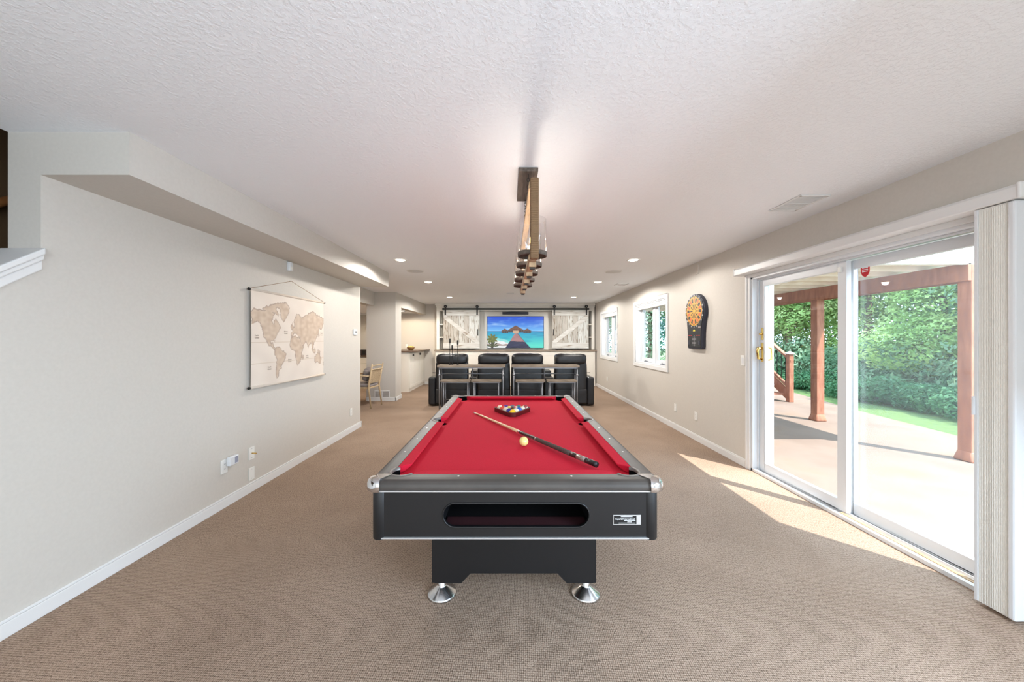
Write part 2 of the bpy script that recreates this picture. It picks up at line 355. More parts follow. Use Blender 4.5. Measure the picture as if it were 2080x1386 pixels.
# stairwell
struct(B(-3.65, -3.55, -2.6, 5.42, 0, 4.8), 'wall_stairwell', M['stair_wall'])
struct(MB().box(-3.55, -2.563, 5.0, 5.1, 0, 4.8).box(-3.55, -2.563, -2.6, -2.5, 0, 4.8), 'wall_stair_end', M['stair_wall'])
struct(MB().box(-3.65, -2.3, -2.7, 5.2, 4.8, 4.9).box(-2.563, -2.5, -2.6, 5.1, H + .25, 4.8), 'ceiling_stairwell', M['stair_wall'])
st = MB()
for i in range(14):
    y = .45 + i * .25 ; st.box(-3.549, -2.565, y, y + .27, 0 if i < 1 else .05 + i * .19 - .15, .05 + (i + 1) * .1925 - .04)
struct(st, 'stairs', M['carpet'])
hr = thing('stair_handrail', 'orange-brown wooden handrail on the dark stairwell wall at the far left', 'handrail', (-3.46, 2.4, 2.35))
MB().tube([(0, -1.9, -1.9 * .77), (0, 2.2, 2.2 * .77)], .028, 12).build('rail', M['orange_wood'], hr)
for yy in (-.9, .12, 1.4):
    MB().tube([(0, yy, yy * .77 - .02), (0, yy, yy * .77 - .07), (-.09, yy, yy * .77 - .09)], .008, 8).build('bracket', M['iron'], hr)
# baseboards
def base(name, x0, x1, y0, y1, side):
    m = MB().box(x0, x1, y0, y1, 0, .075)
    if side == 'x+': m.box(x0, x1 - .005, y0, y1, .075, .088)
    elif side == 'x-': m.box(x0 + .005, x1, y0, y1, .075, .088)
    else: m.box(x0, x1, y0 + .005, y1, .075, .088)
    return struct(m, name, M['trim'], .003)
base('baseboard_left', XL, XL + .016, -2.6, 5.686, 'x+')
base('baseboard_right', XR - .016, XR, 3.87, YB - .4, 'x-')
base('baseboard_left_end', -2.563, XL + .016, 5.67, 5.686, 'y')
base('baseboard_column', -3.25, -2.564, 7.984, 8.0, 'y')
base('baseboard_column_side', -2.58, -2.564, 7.984, 8.43, 'x+')
base('baseboard_far', -2.6, -2.24, YB - .016, YB, 'y')

# ---------------------------------------------------------------- patio door (opening in the right wall)
dr = bpy.data.objects.new('door_1', None); COL.objects.link(dr); dr['kind'] = 'structure'
f = MB()                                     # interior casing + jambs
f.box(XR - .014, XR + .001, D1, D1 + .06, 0, DH + .03).box(XR - .022, XR - .014, D1 + .035, D1 + .06, 0, DH + .03)
f.box(XR - .014, XR + .001, D0 - .06, D0, 0, DH + .03).box(XR - .014, XR + .001, D0, D1, DH - .005, DH + .03)
f.build('casing', M['trim'], dr, .003)
f = MB().box(XR, XR + WT, D1 - .025, D1, 0, DH).box(XR, XR + WT, D0, D0 + .025, 0, DH).box(XR, XR + WT, D0, D1, DH - .025, DH)
f.box(XR + .05, XR + .065, D1 - .035, D1 - .025, 0, DH).box(XR + .05, XR + .065, D0, D1, DH - .04, DH - .025)
f.build('jamb', M['vinyl'], dr, .002)
f = MB().box(XR + .0, XR + .03, D0, D1, 0, .028).box(XR + .03, XR + WT, D0, D1, 0, .012).box(XR + .085, XR + .092, D0, D1, .012, .035).box(XR + .145, XR + .152, D0, D1, .012, .035)
f.build('sill_track', M['vinyl'], dr, .002)
B(XR + .034, XR + .062, D0, 2.82, .012, .03).build('sill_strip', M['pine'], dr)
def door_panel(x, y0, y1, z0, z1, name, st0, st1):
    f = MB(); t = .04
    f.box(x, x + t, y0, y0 + st0, z0, z1).box(x, x + t, y1 - st1, y1, z0, z1).box(x, x + t, y0 + st0, y1 - st1, z0, z0 + .085).box(x, x + t, y0 + st0, y1 - st1, z1 - .07, z1)
    p = f.build(name, M['vinyl'], dr, .004)
    B(x + .017, x + .023, y0 + st0 - .005, y1 - st1 + .005, z0 + .08, z1 - .065).build('glass_pane', M['glass'], p)
    return p
pl = door_panel(XR + .068, 2.795, 3.765, .03, DH - .04, 'sliding_panel', .075, .075)
pr = door_panel(XR + .128, 1.87, 2.86, .03, DH - .04, 'fixed_panel', .06, .06)
B(XR + .185, XR + .187, 1.90, 2.80, .06, DH - .06).build('insect_screen', M['screen'], dr)
# brass handles
hx = XR + .068
for (z0, z1) in ((1.405, 1.53), (1.175, 1.375)):
    pb = B(hx - .006, hx, 3.705, 3.735, z0 + .0, z1).build('lock_plate', M['brass'], pl, .004)
    if z0 > 1.3:
        MB().tube([(hx - .006, 3.72, (z0 + z1) / 2), (hx - .03, 3.72, (z0 + z1) / 2)], .011, 12).build('thumb_turn', M['brass'], pb)
MB().tube([(hx - .004, 3.72, 1.32), (hx - .045, 3.722, 1.315), (hx - .05, 3.722, 1.28), (hx - .045, 3.72, 1.21), (hx - .006, 3.72, 1.20)], [.014, .016, .013, .011, .009], 12).build('door_handle', M['brass'], pl)
MB().tube([(hx + .04, 3.71, 1.33), (hx + .085, 3.71, 1.32), (hx + .09, 3.71, 1.26), (hx + .085, 3.71, 1.2), (hx + .04, 3.71, 1.19)], .011, 12).build('door_handle', M['brass'], pl)
B(hx - .012, hx, 2.83, 2.86, 1.955, 2.0).build('alarm_contact', M['plate'], pl, .003)
# red shield sticker on the fixed pane
sh = [(-.034, .04), (0, .052), (.034, .04), (.034, -.01), (.022, -.036), (0, -.052), (-.022, -.036), (-.034, -.01)]
mxs = Matrix(((0, 0, -1, XR + .1445), (-1, 0, 0, 2.722), (0, 1, 0, 1.945), (0, 0, 0, 1)))
stk = thing('shield_sticker', 'small red shield-shaped sticker at the top corner of the right glass door panel', 'sticker', (XR + .1445, 2.722, 1.945))
MB().prism(sh, 0, .001, Matrix(((0, 0, -1, 0), (-1, 0, 0, 0), (0, 1, 0, 0), (0, 0, 0, 1)))).build('shield', M['sticker'], stk)
f = MB()
for zz in (.022, .008, -.006): f.box(-.0018, -.001, -.022, .022, zz - .003, zz + .003)
f.build('printed_lines', M['white'], stk)
# valance + vertical pleated shade
va = thing('shade_headrail', 'long white headrail cover above the patio door', 'valance', (XR, 2.81, 2.148))
MB().prism([(-.12, -.036), (-.112, -.038), (0, -.038), (0, .038), (-.105, .038), (-.12, .02)], -1.09, 1.09, Matrix(((1, 0, 0, 0), (0, 0, 1, 0), (0, 1, 0, 0), (0, 0, 0, 1)))).build('cover', M['trim'], va, .004)
for s in (-1, 1): B(-.124, 0, s * 1.09 - .008, s * 1.09 + .008, -.04, .04).build('end_cap', M['trim'], va, .006)
ps = thing('vertical_pleated_shade', 'cream pleated vertical shade gathered at the near side of the patio door', 'window shade', (XR - .06, 1.82, .02))
pts = []; n = 34
for i in range(n + 1): pts.append((-.048 + (.0045 if i % 2 else 0), .055 - .11 * i / n))
poly = pts + [(.045 - (.0045 if i % 2 else 0), -.055 + .11 * i / n) for i in range(n + 1)]
MB().prism(poly, 0.0, 2.085).build('pleats', M['shade'], ps)
B(-.052, .05, .056, .072, 0, 2.085).build('lead_rail', M['vinyl'], ps, .003)
MB().box(-.056, .05, -.085, -.057, 0, 2.085).build('end_rail', M['vinyl'], ps, .008)
B(-.062, -.05, .066, .076, .99, 1.09).build('pull_handle', M['vinyl'], ps, .004)

# ---------------------------------------------------------------- windows
def window(idx, y0, y1):
    z0, z1 = WZ; r = bpy.data.objects.new('window_%d' % idx, None); COL.objects.link(r); r['kind'] = 'structure'
    c = MB(); w_ = .065
    c.box(XR - .016, XR + .001, y0 - w_, y0, z0 - w_, z1 + w_).box(XR - .016, XR + .001, y1, y1 + w_, z0 - w_, z1 + w_).box(XR - .016, XR + .001, y0, y1, z1, z1 + w_).box(XR - .016, XR + .001, y0, y1, z0 - w_, z0)
    c.box(XR - .022, XR - .014, y0 - w_, y0 - w_ + .02, z0 - w_, z1 + w_).box(XR - .022, XR - .014, y1 + w_ - .02, y1 + w_, z0 - w_, z1 + w_).box(XR - .022, XR - .014, y0 - w_, y1 + w_, z1 + w_ - .02, z1 + w_)
    c.build('casing', M['trim'], r, .003)
    j = MB().box(XR, XR + WT, y0, y0 + .03, z0, z1).box(XR, XR + WT, y1 - .03, y1, z0, z1).box(XR, XR + WT, y0, y1, z1 - .02, z1).box(XR, XR + WT, y0, y1, z0, z0 + .03)
    ym = (y0 + y1) / 2; j.box(XR + .09, XR + .17, ym - .045, ym + .045, z0, z1)
    j.build('frame', M['vinyl'], r, .003)
    for a, b in ((y0 + .03, ym - .045), (ym + .045, y1 - .03)):
        s = MB(); x = XR + .11; t = .04; k = .075
        s.box(x, x + t, a, a + k, z0 + .03, z1 - .02).box(x, x + t, b - k, b, z0 + .03, z1 - .02).box(x, x + t, a + k, b - k, z0 + .03, z0 + .03 + k).box(x, x + t, a + k, b - k, z1 - .02 - k, z1 - .02)
        so = s.build('sash', M['vinyl'], r, .004)
        B(x + .018, x + .022, a + k - .004, b - k + .004, z0 + .08, z1 - .07).build('glass_pane', M['glass'], so)
        yc = (a + b) / 2
        MB().box(XR + .06, XR + .1, yc - .04, yc + .04, z0 + .03, z0 + .05).tube([(XR + .075, yc, z0 + .05), (XR + .06, yc - .03, z0 + .065), (XR + .05, yc - .1, z0 + .05), (XR + .05, yc - .13, z0 + .055)], .007, 8).build('crank_handle', M['pipe'], so, 0)
    MB().box(XR + .092, XR + .098, ym - .012, ym + .012, z0 + .25, z0 + .40).build('sash_lock', M['pipe'], r, .002)
    sh = thing('roller_shade', 'raised cream shade rolled up at the top of the window %s' % ('nearer the dartboard' if idx == 1 else 'nearer the far corner'), 'window shade', (XR + .05, ym, z1 - .025))
    B(-.035, .035, y0 - ym + .032, y1 - ym - .032, -.03, .005).build('headrail', M['trim'], sh, .004)
    B(-.026, .026, y0 - ym + .034, y1 - ym - .034, -.08, -.03).build('folded_fabric', M['shade'], sh, .004)
    MB().tube([(-.03, y0 - ym + .05, -.03), (-.03, y0 - ym + .05, -.25)], .003, 6).build('cord', M['trim'], sh)
window(1, *W1); window(2, *W2)

# added casings on solid walls out of view, to go with the fill lamps
r = bpy.data.objects.new('window_3', None); COL.objects.link(r); r['kind'] = 'structure'
r4 = bpy.data.objects.new('window_4', None); COL.objects.link(r4); r4['kind'] = 'structure'
MB().box(XR - .03, XR, -1.85, -1.75, .1, 2.2).box(XR - .03, XR, .65, .75, .1, 2.2).box(XR - .03, XR, -1.75, .65, 2.1, 2.2).box(XR - .03, XR, -1.75, .65, .1, .2).build('casing', M['trim'], r4, .004)
MB().box(-2.0, -1.9, -2.6, -2.57, .5, 2.4).box(1.5, 1.6, -2.6, -2.57, .5, 2.4).box(-1.9, 1.5, -2.6, -2.57, 2.3, 2.4).box(-1.9, 1.5, -2.6, -2.57, .5, .6).build('casing', M['trim'], r, .004)

# ================================================================ POOL TABLE
CX, Y0, Y1, ZT = .027, 1.557, 3.919, .79
NX, NY0, NY1 = .5175, 1.697, 3.779; NM = (NY0 + NY1) / 2
pt = thing('pool_table', 'pool table with red felt, grey-brown rails and charcoal cabinet in the middle of the room', 'pool table', (CX, NM, 0))
def P(mb, name, m, bev=0, seg=2, parent=None):
    mb.v = [(x - CX, y - NM, z) for x, y, z in mb.v]; return mb.build(name, m, parent or pt, bev, seg)
pk = [(sx * .53, (NY0 - .027 if sy < 0 else NY1 + .027), .053) for sx in (-1, 1) for sy in (-1, 1)] + [(sx * .563, NM, .054) for sx in (-1, 1)]
cut = []
for x, y, r in pk:
    c = MB().cyl((CX + x - CX, y - NM), r, .60, .85, 40).build('cutter', None); c.parent = None; c.location = (0, 0, 0); cut.append(c)
ptloc = pt.location.copy(); pt.location = (0, 0, 0); bpy.context.view_layer.update()
bed = P(B(CX - .60, CX + .60, NY0 - .09, NY1 + .09, .70, .755), 'felt_bed', M['cloth']); boolcut(bed, cut)
prof = [(.055, .705), (.055, .79), (.10, .79), (.118, .7885), (.131, .783), (.139, .773), (.142, .762), (.142, .748), (.135, .745), (.10, .745), (.10, .705)]
def rail(axis, side, a, b):
    mb = MB(); pts = []
    for o, z in prof:
        if axis == 'y': X = CX + side * (NX + o); pts.append(((X, a, z), (X, b, z)))
        else: Y = (NY0 - o) if side < 0 else (NY1 + o); pts.append(((CX + a, Y, z), (CX + b, Y, z)))
    n = len(pts); vs = [p[0] for p in pts] + [p[1] for p in pts]
    mb.add(vs, [(i, (i + 1) % n, n + (i + 1) % n, n + i) for i in range(n)], False); mb.add(vs, [tuple(reversed(range(n))), tuple(range(n, 2 * n))])
    return mb
E = .048
OX = NX + .142; rails = []
for side in (-1, 1):
    rails.append(P(rail('y', side, Y0 + E, Y1 - E), 'wooden_rail', M['rail']))
    rails.append(P(rail('x', side, -(OX - E), OX - E), 'wooden_rail', M['rail']))
for o in rails:
    boolcut(o, cut)
    b = o.modifiers.new('bevel', 'BEVEL'); b.width = .004; b.segments = 2; b.limit_method = 'ANGLE'; b.angle_limit = radians(25)
for c in cut: bpy.data.objects.remove(c)
# cushions
cp = [(0.0, .787), (.055, .79), (.055, .757), (.03, .757), (.001, .779)]
def cushion(axis, side, a, b, na, nb):
    mb = MB(); vs = []
    for end, nose, sgn in ((a, na, 1), (b, nb, -1)):
        for o, z in cp:
            t = o / .055; e = nose * (1 - t) + end * t
            if axis == 'y': vs.append((CX + side * (NX + o), e, z))
            else: vs.append((CX + e, NY0 - o if side < 0 else NY1 + o, z))
    n = len(cp); mb.add(vs, [(i, (i + 1) % n, n + (i + 1) % n, n + i) for i in range(n)] + [tuple(reversed(range(n))), tuple(range(n, 2 * n))])
    return mb
for side in (-1, 1):
    P(cushion('y', side, NY0 + .030, NM - .058, NY0 + .085, NM - .078), 'cushion', M['cloth'], .003)
    P(cushion('y', side, NM + .058, NY1 - .030, NM + .078, NY1 - .085), 'cushion', M['cloth'], .003)
    P(cushion('x', side, -NX + .030, NX - .030, -NX + .085, NX - .085), 'cushion', M['cloth'], .003)
for x, y, r in pk:
    mb = MB(); mx = Matrix.Translation((CX + x, y, 0))
    mb.lathe([(r - .001, .752), (r - .003, .62), (0, .62)], 32, mx)
    ang = atan2(y - NM, x) if abs(y - NM) > .1 else (0 if x > 0 else pi)
    if abs(y - NM) > .1: ang = atan2(math.copysign(1, y - NM), math.copysign(1, x))
    ha = radians(104 if abs(y - NM) > .1 else 88)
    mb.lathe([(r - .001, .7895), (r - .001, .752)], 28, mx, ang - ha, ang + ha); P(mb, 'pocket', M['pocket'])
    rg = MB().lathe([(r - .002, .780), (r - .001, .792), (r + .004, .7945), (r + .010, .793), (r + .012, .789)], 28, mx, ang - radians(104 if abs(y - NM) > .1 else 88), ang + radians(104 if abs(y - NM) > .1 else 88))
    P(rg, 'pocket_rim', M['rim'], 0, 2)
for sx in (-1, 1):
    for sy, yy in ((-1, Y0), (1, Y1)):
        ax = CX + sx * (OX - E); ay = yy - sy * E
        a0 = {(1, 1): 0, (-1, 1): pi / 2, (-1, -1): pi, (1, -1): 1.5 * pi}[(sx, sy)]
        mb = MB().lathe([(0, .7935), (.036, .793), (.046, .790), (.054, .783), (.058, .773), (.0595, .760), (.059, .745), (.054, .739), (0, .738)], 14, Matrix.Translation((ax, ay, 0)), a0 - .22, a0 + pi / 2 + .22)
        # wedge running from the corner to the pocket rim
        px, py = CX + sx * .5735, (NY0 - .027 - .0435) if sy < 0 else (NY1 + .027 + .0435)
        d = Vector((ax - px, ay - py)); q = Vector((-d.y, d.x)).normalized()
        k1 = Vector((px, py)); k2 = Vector((ax, ay)) + d.normalized() * .012
        mb.prism([tuple(k1 + q * .006), tuple(k1 - q * .006), tuple(k2 - q * .036), tuple(k2 + q * .036)], .785, .7945)
        P(mb, 'corner_casting', M['chrome'], .0015)
for side in (-1, 1):
    for i in (1, 2, 3, 5, 6, 7):
        yy = NY0 + (NY1 - NY0) * i / 8
        P(MB().cyl((CX + side * (NX + .088), yy), .005, .789, .7908, 16), 'rail_sight', M['pearl'])
for yy in (NY0 - .085, NY1 + .085):
    for i in (-1, 0, 1): P(MB().cyl((CX + i * NX / 2, yy), .005, .789, .7908, 16), 'rail_sight', M['pearl'])
# cabinet
ap = P(B(CX - .62, CX + .62, Y0 + .025, Y0 + .045, .527, .745), 'front_panel', M['cabinet_black'])
slot = MB(); sl = []
for i in range(17): a = -pi / 2 + pi * i / 16; sl.append((.275 + .054 * cos(a), .054 * sin(a)))
for i in range(17): a = pi / 2 + pi * i / 16; sl.append((-.275 + .054 * cos(a), .054 * sin(a)))
mq = Matrix(((1, 0, 0, .005), (0, 0, 1, 0), (0, 1, 0, .626), (0, 0, 0, 1)))
cc = MB().prism(sl, Y0 - NM - .1, Y0 - NM + .1, mq).build('cutter', None)
boolcut(ap, [cc]); bpy.data.objects.remove(cc)
ap.modifiers.new('bevel', 'BEVEL').width = .003
for m_ in ap.modifiers: m_.limit_method = 'ANGLE'; m_.segments = 2
P(B(CX - .62, CX + .62, Y1 - .045, Y1 - .025, .527, .745), 'back_panel', M['cabinet_black'])
for s in (-1, 1):
    P(B(CX + s * .635 - .01, CX + s * .635 + .01, Y0 + .05, Y1 - .05, .527, .745), 'side_panel', M['cabinet_black'])
    for yy in (Y0 + .05, Y1 - .05):
        P(MB().cyl((CX + s * .612, yy), .034, .515, .74, 24), 'corner_post', M['cabinet_black'], .006)
P(MB().box(CX - OX + E, CX + OX - E, Y0 - .001, Y0 + .03, .7400, .7448).box(CX - .645, CX - .62, Y0 + .06, Y1 - .06, .745, .7495).box(CX + .62, CX + .645, Y0 + .06, Y1 - .06, .745, .7495), 'upper_silver_strip', M['silver'])
P(B(CX - .60, CX + .60, Y0 + .018, Y0 + .045, .521, .527), 'lower_silver_strip', M['silver'])
P(MB().box(CX - .33, CX + .34, Y0 + .045, Y0 + .40, .55, .562).box(CX - .34, CX - .33, Y0 + .045, Y0 + .4, .55, .70).box(CX + .34, CX + .35, Y0 + .045, Y0 + .4, .55, .70).box(CX - .34, CX + .35, Y0 + .4, Y0 + .41, .55, .70).box(CX - .34, CX + .35, Y0 + .045, Y0 + .41, .695, .70), 'ball_return_tray', M['black'])
P(B(CX - .32, CX + .33, Y0 + .046, Y0 + .13, .562, .566), 'ball_tray_lining', M['dark_inside'])
P(MB().tube([(CX + .005 + x * 1.0, Y0 + .024, .626 + z) for x, z in sl], .0035, 8, True), 'slot_trim', M['cabinet_black'])
P(B(CX - .61, CX + .61, Y0 + .42, Y1 - .05, .53, .55), 'underside', M['black'])
for yy, sg in ((1.90, 1), (Y1 - .343, -1)):
    ya, yb = sorted((yy, yy + sg * .12)); yf = yy
    poly = [(-.43, .097), (-.285, .097), (-.235, .15), (.235, .15), (.285, .097), (.43, .097), (.43, .53), (-.43, .53)]
    g = MB().prism(poly, 0, .018, Matrix(((1, 0, 0, CX), (0, 0, sg, yf), (0, 1, 0, 0), (0, 0, 0, 1))))
    P(g, 'pedestal_panel', M['cabinet_black'], .002)
    for s in (-1, 1):
        P(MB().box(CX + s * .436 - .008, CX + s * .436 + .008, ya, yb, .10, .53).box(CX + s * .39 - .045, CX + s * .39 + .04, min(yf + sg * .02, yf + sg * .12), max(yf + sg * .02, yf + sg * .12), .10, .125), 'pedestal_side', M['cabinet_black'], .002)
        ft = MB().lathe([(0, .105), (.021, .105), (.021, .052), (.026, .046), (.076, .014), (.08, .008), (.08, 0), (0, 0)], 12 if False else 40, Matrix.Translation((CX + s * .4, yf + sg * .06, 0)))
        P(ft, 'levelling_foot', M['chrome_worn'])
# name plate
npl = P(B(CX + .441, CX + .565, Y0 + .0235, Y0 + .025, .583, .627), 'nameplate', M['silver'], .0008)
P(B(CX + .4435, CX + .545, Y0 + .0228, Y0 + .0235, .5865, .6235), 'nameplate_field', M['black'], 0, 2, npl)
mt = Matrix.Translation((.494, Y0 - NM + .0224, .6095)) @ Matrix.Rotation(radians(90), 4, 'X')
text_mesh('Imperial International', .0100, mt, M['white'], 'lettering', npl, .0002, .0002)
P(MB().box(CX + .475, CX + .527, Y0 + .0224, Y0 + .0228, .6195, .6215).box(CX + .49, CX + .54, Y0 + .0224, Y0 + .0228, .6015, .6035).box(CX + .504, CX + .524, Y0 + .0224, Y0 + .0228, .5955, .5975).box(CX + .465, CX + .54, Y0 + .0224, Y0 + .0228, .590, .592), 'small_print', M['white'], 0, 2, npl)
pt.location = ptloc

# balls, rack, cue
BR = .0286; CZ = .755
def ball_mat(name, base, stripe=None):
    m = mat(name, base, .12, coat=.4)
    if stripe:
        t = N(m, 'ShaderNodeTexCoord'); sp = N(m, 'ShaderNodeSeparateXYZ'); L(m, t.outputs['Object'], sp.inputs[0])
        ab = N(m, 'ShaderNodeMath', operation='ABSOLUTE'); L(m, sp.outputs[2], ab.inputs[0])
        lt = N(m, 'ShaderNodeMath', operation='LESS_THAN'); lt.inputs[1].default_value = .0145; L(m, ab.outputs[0], lt.inputs[0])
        mx = N(m, 'ShaderNodeMix', data_type='RGBA'); mx.inputs[6].default_value = (*s2l(base), 1); mx.inputs[7].default_value = (*s2l(stripe), 1)
        L(m, lt.outputs[0], mx.inputs[0]); L(m, mx.outputs[2], BS(m).inputs['Base Color'])
    return m
cb = MB().sphere((0, 0, 0), BR, 20).build('cue_ball', mat('ivory_ball', (240, 222, 142), .15, coat=.4)); cb.location = (.0915, 2.178, CZ + BR + .0003)
tag(cb, 'large cream-yellow cue ball touching the pool cue on the red felt', 'billiard ball')
IV = (238, 228, 200)
balls = [[('solid yellow', (244, 196, 30), None)],
         [('solid dark blue', (34, 46, 140), None), ('striped teal green', IV, (20, 140, 120))],
         [('striped pale pink', IV, (232, 200, 190)), ('solid dark brown', (96, 52, 40), None), ('solid mid blue', (42, 96, 190), None)],
         [('solid orange-red', (222, 78, 52), None), ('striped yellow', IV, (228, 214, 96)), ('striped red', IV, (214, 70, 60)), ('striped orange', IV, (240, 170, 90))],
         [('striped orange and cream', IV, (236, 104, 60)), ('solid purple', (96, 60, 150), None), ('solid slate grey', (110, 110, 120), None), ('solid grey-green', (70, 130, 126), None), ('striped maroon', IV, (150, 60, 70))]]
rowtxt = ['at the front corner', 'in the second row', 'in the third row', 'in the fourth row', 'in the back row']
AY = 3.023
for r, row in enumerate(balls):
    for k, (nm, base_, st_) in enumerate(row):
        o = MB().sphere((0, 0, 0), BR, 14).build('billiard_ball', ball_mat('ball_' + nm.replace(' ', '_'), base_, st_))
        o.location = (.0305 + (k - r / 2) * (2 * BR + .0008), AY + r * (sqrt(3) * BR + .0006), CZ + BR)
        o.rotation_euler = (random.uniform(.5, 2.4), random.uniform(-1, 1), random.uniform(0, 6))
        tag(o, '%s billiard ball %s of the triangle rack' % (nm, rowtxt[r]), 'billiard ball', 'billiard balls in the triangle rack')
rk = thing('triangle_rack', 'dark red-brown triangle rack around the coloured balls on the felt', 'ball rack', (.0305, AY, CZ))
def tri(off, rr):
    h = 4 * sqrt(3) * BR; c = [(0, 0), (4 * BR, h), (-4 * BR, h)]; out = []
    for i, (x, y) in enumerate(c):
        ac = [-90, 30, 150][i]
        for k in range(-6, 7): a = radians(ac + k * 10); out.append((x + rr * cos(a), y + .001 + rr * sin(a)))
    return out
ti, to = tri(0, BR + .006), tri(0, BR + .021); n = len(ti); mb = MB()
for z0, z1 in ((0, 1),):
    vs = [(x, y, .0005) for x, y in ti] + [(x, y, .0005) for x, y in to] + [(x, y, .036) for x, y in ti] + [(x, y, .036) for x, y in to]
    fs = []
    for i in range(n):
        j = (i + 1) % n; fs += [(i, j, n + j, n + i), (2 * n + i, 3 * n + i, 3 * n + j, 2 * n + j), (n + i, n + j, 3 * n + j, 3 * n + i), (i, 2 * n + i, 2 * n + j, j)]
    mb.add(vs, fs)
mb.build('frame', M['rackwood'], rk, .001)
# cue
A = Vector((-.311, 3.13, CZ + .0068)); Bp = Vector((.442, 1.775, .7735 + .010)); Lq = (Bp - A).length
q = thing('pool_cue', 'pool cue with pale shaft and dark wrapped butt lying diagonally across the red felt', 'pool cue', tuple(A))
q.rotation_mode = 'QUATERNION'; q.rotation_quaternion = (Bp - A).to_track_quat('Z', 'Y')
def rad(t): return .0063 + (.0146 - .0063) * min(1, t ** .9)
def seg(a, b, m, name, n=6, extra=0):
    pr_ = [(0, a * Lq)] + [(rad(a + (b - a) * i / n) + extra, (a + (b - a) * i / n) * Lq) for i in range(n + 1)] + [(0, b * Lq)]
    return MB().lathe(pr_, 24).build(name, m, q)
seg(.0, .012, mat('blue_leather_tip', (196, 176, 150), .8), 'tip'); seg(.012, .03, M['pearl'], 'ferrule'); seg(.03, .50, M['cue_shaft'], 'shaft'); seg(.50, .515, M['chrome'], 'joint_collar')
fa = seg(.515, .64, M['cue_dark'], 'forearm'); seg(.64, .648, M['cue_inlay'], 'ring', 2, .0003); seg(.648, .87, M['cue_wrap'], 'grip_wrap', 6, .0004)
sl_ = seg(.87, .965, M['cue_dark'], 'butt_sleeve'); seg(.905, .95, M['cue_inlay'], 'inlaid_band', 2, .0003); seg(.965, 1.0, M['black'], 'bumper', 3)
for k in range(4):
    a = k * pi / 2 + .3; mb = MB()
    r0, r1 = rad(.545) + .0002, rad(.635) + .0002
    ps_ = [(r0 * cos(a), r0 * sin(a), .545 * Lq), (r1 * cos(a - .28), r1 * sin(a - .28), .635 * Lq), (r1 * cos(a + .28), r1 * sin(a + .28), .635 * Lq)]
    mb.add(ps_ + [(x * 1.02, y * 1.02, z) for x, y, z in ps_], [(0, 2, 1), (3, 4, 5), (0, 1, 4, 3), (1, 2, 5, 4), (2, 0, 3, 5)]).build('inlay_point', M['cue_inlay'], fa)

# ================================================================ PENDANT
pf = thing('linear_chandelier', 'rope-wrapped rectangular pendant light with five glass cylinders above the pool table', 'pendant light', (.12, 2.41, H))
Z = lambda z: z - H
def py(d): return d * .886 - 2.41
MB().box(-.06, .06, 2.17 - 2.41, 2.65 - 2.41, -.026, -.001).build('ceiling_plate', M['greywood'], pf, .003)
yn, yf_ = py(2.0), py(3.44)
def up(y, s, xo=0.006): return B(xo - .021, xo + .021, y - .02, y + .02, Z(1.82), Z(2.225)).build('rope_post', M['rope'], pf, .006)
up(yn, -1, .008); up(yf_, 1, -.005)
B(-.019, .019, yn + .02, yf_ - .02, Z(2.185), Z(2.22)).build('top_bar', M['pine'], pf, .003)
B(-.02, .02, yn + .02, yf_ - .02, Z(1.82), Z(1.85)).build('bottom_bar', M['pine'], pf, .003)
for i in range(5):
    y = py(2.11 + .305 * i); x = .004 - i * .002; mx = Matrix.Translation((x, y, 0))
    rg = MB().lathe([(.0, Z(1.866)), (.07, Z(1.866)), (.07, Z(1.855)), (.077, Z(1.855)), (.078, Z(1.876)), (.072, Z(1.877)), (.068, Z(1.872)), (0, Z(1.872))], 36, mx).build('candle_cup', M['greywood'], pf)
    B(x - .019, x + .019, y - .022, y + .022, Z(1.797), Z(1.822)).build('support_block', M['pine'], pf, .002)
    B(x - .014, x + .014, y - .013, y + .013, Z(1.787), Z(1.797)).build('support_peg', M['peg'], pf, .002)
    B(x - .015, x + .015, y - .015, y + .015, Z(1.848), Z(1.868)).build('cup_block', M['pine'], pf)
    MB().lathe([(.073, Z(1.878)), (.073, Z(2.05)), (.0705, Z(2.05)), (.0705, Z(1.878))], 36, mx).build('glass_cylinder', M['lamp_glass'], pf)
    MB().cyl((x, y), .013, Z(1.872), Z(1.915), 14).build('socket', M['pearl'], pf)
    MB().lathe([(0, Z(1.915)), (.010, Z(1.917)), (.016, Z(1.935)), (.014, Z(1.955)), (.006, Z(1.975)), (0, Z(1.985))], 16, mx).build('bulb', M['bulb'], pf)
    lamp('bulb_light', 'POINT', (.12 + x, 2.41 + y, 1.95), BULB, (1, .91, .82), shadow_soft_size=.02)
for y in (2.205, 2.61):
    ch = MB(); z = Z(2.45)
    k = 0
    while z > Z(2.225):
        ring = []
        for t in range(12):
            a = 2 * pi * t / 12; u, v = .007 * cos(a), .014 * sin(a)
            ring.append((u if k % 2 else 0, y - 2.41 + (0 if k % 2 else u), z - .014 + v))
        ch.tube(ring, .0018, 6, True); z -= .022; k += 1
    ch.build('chain', M['iron'], pf)

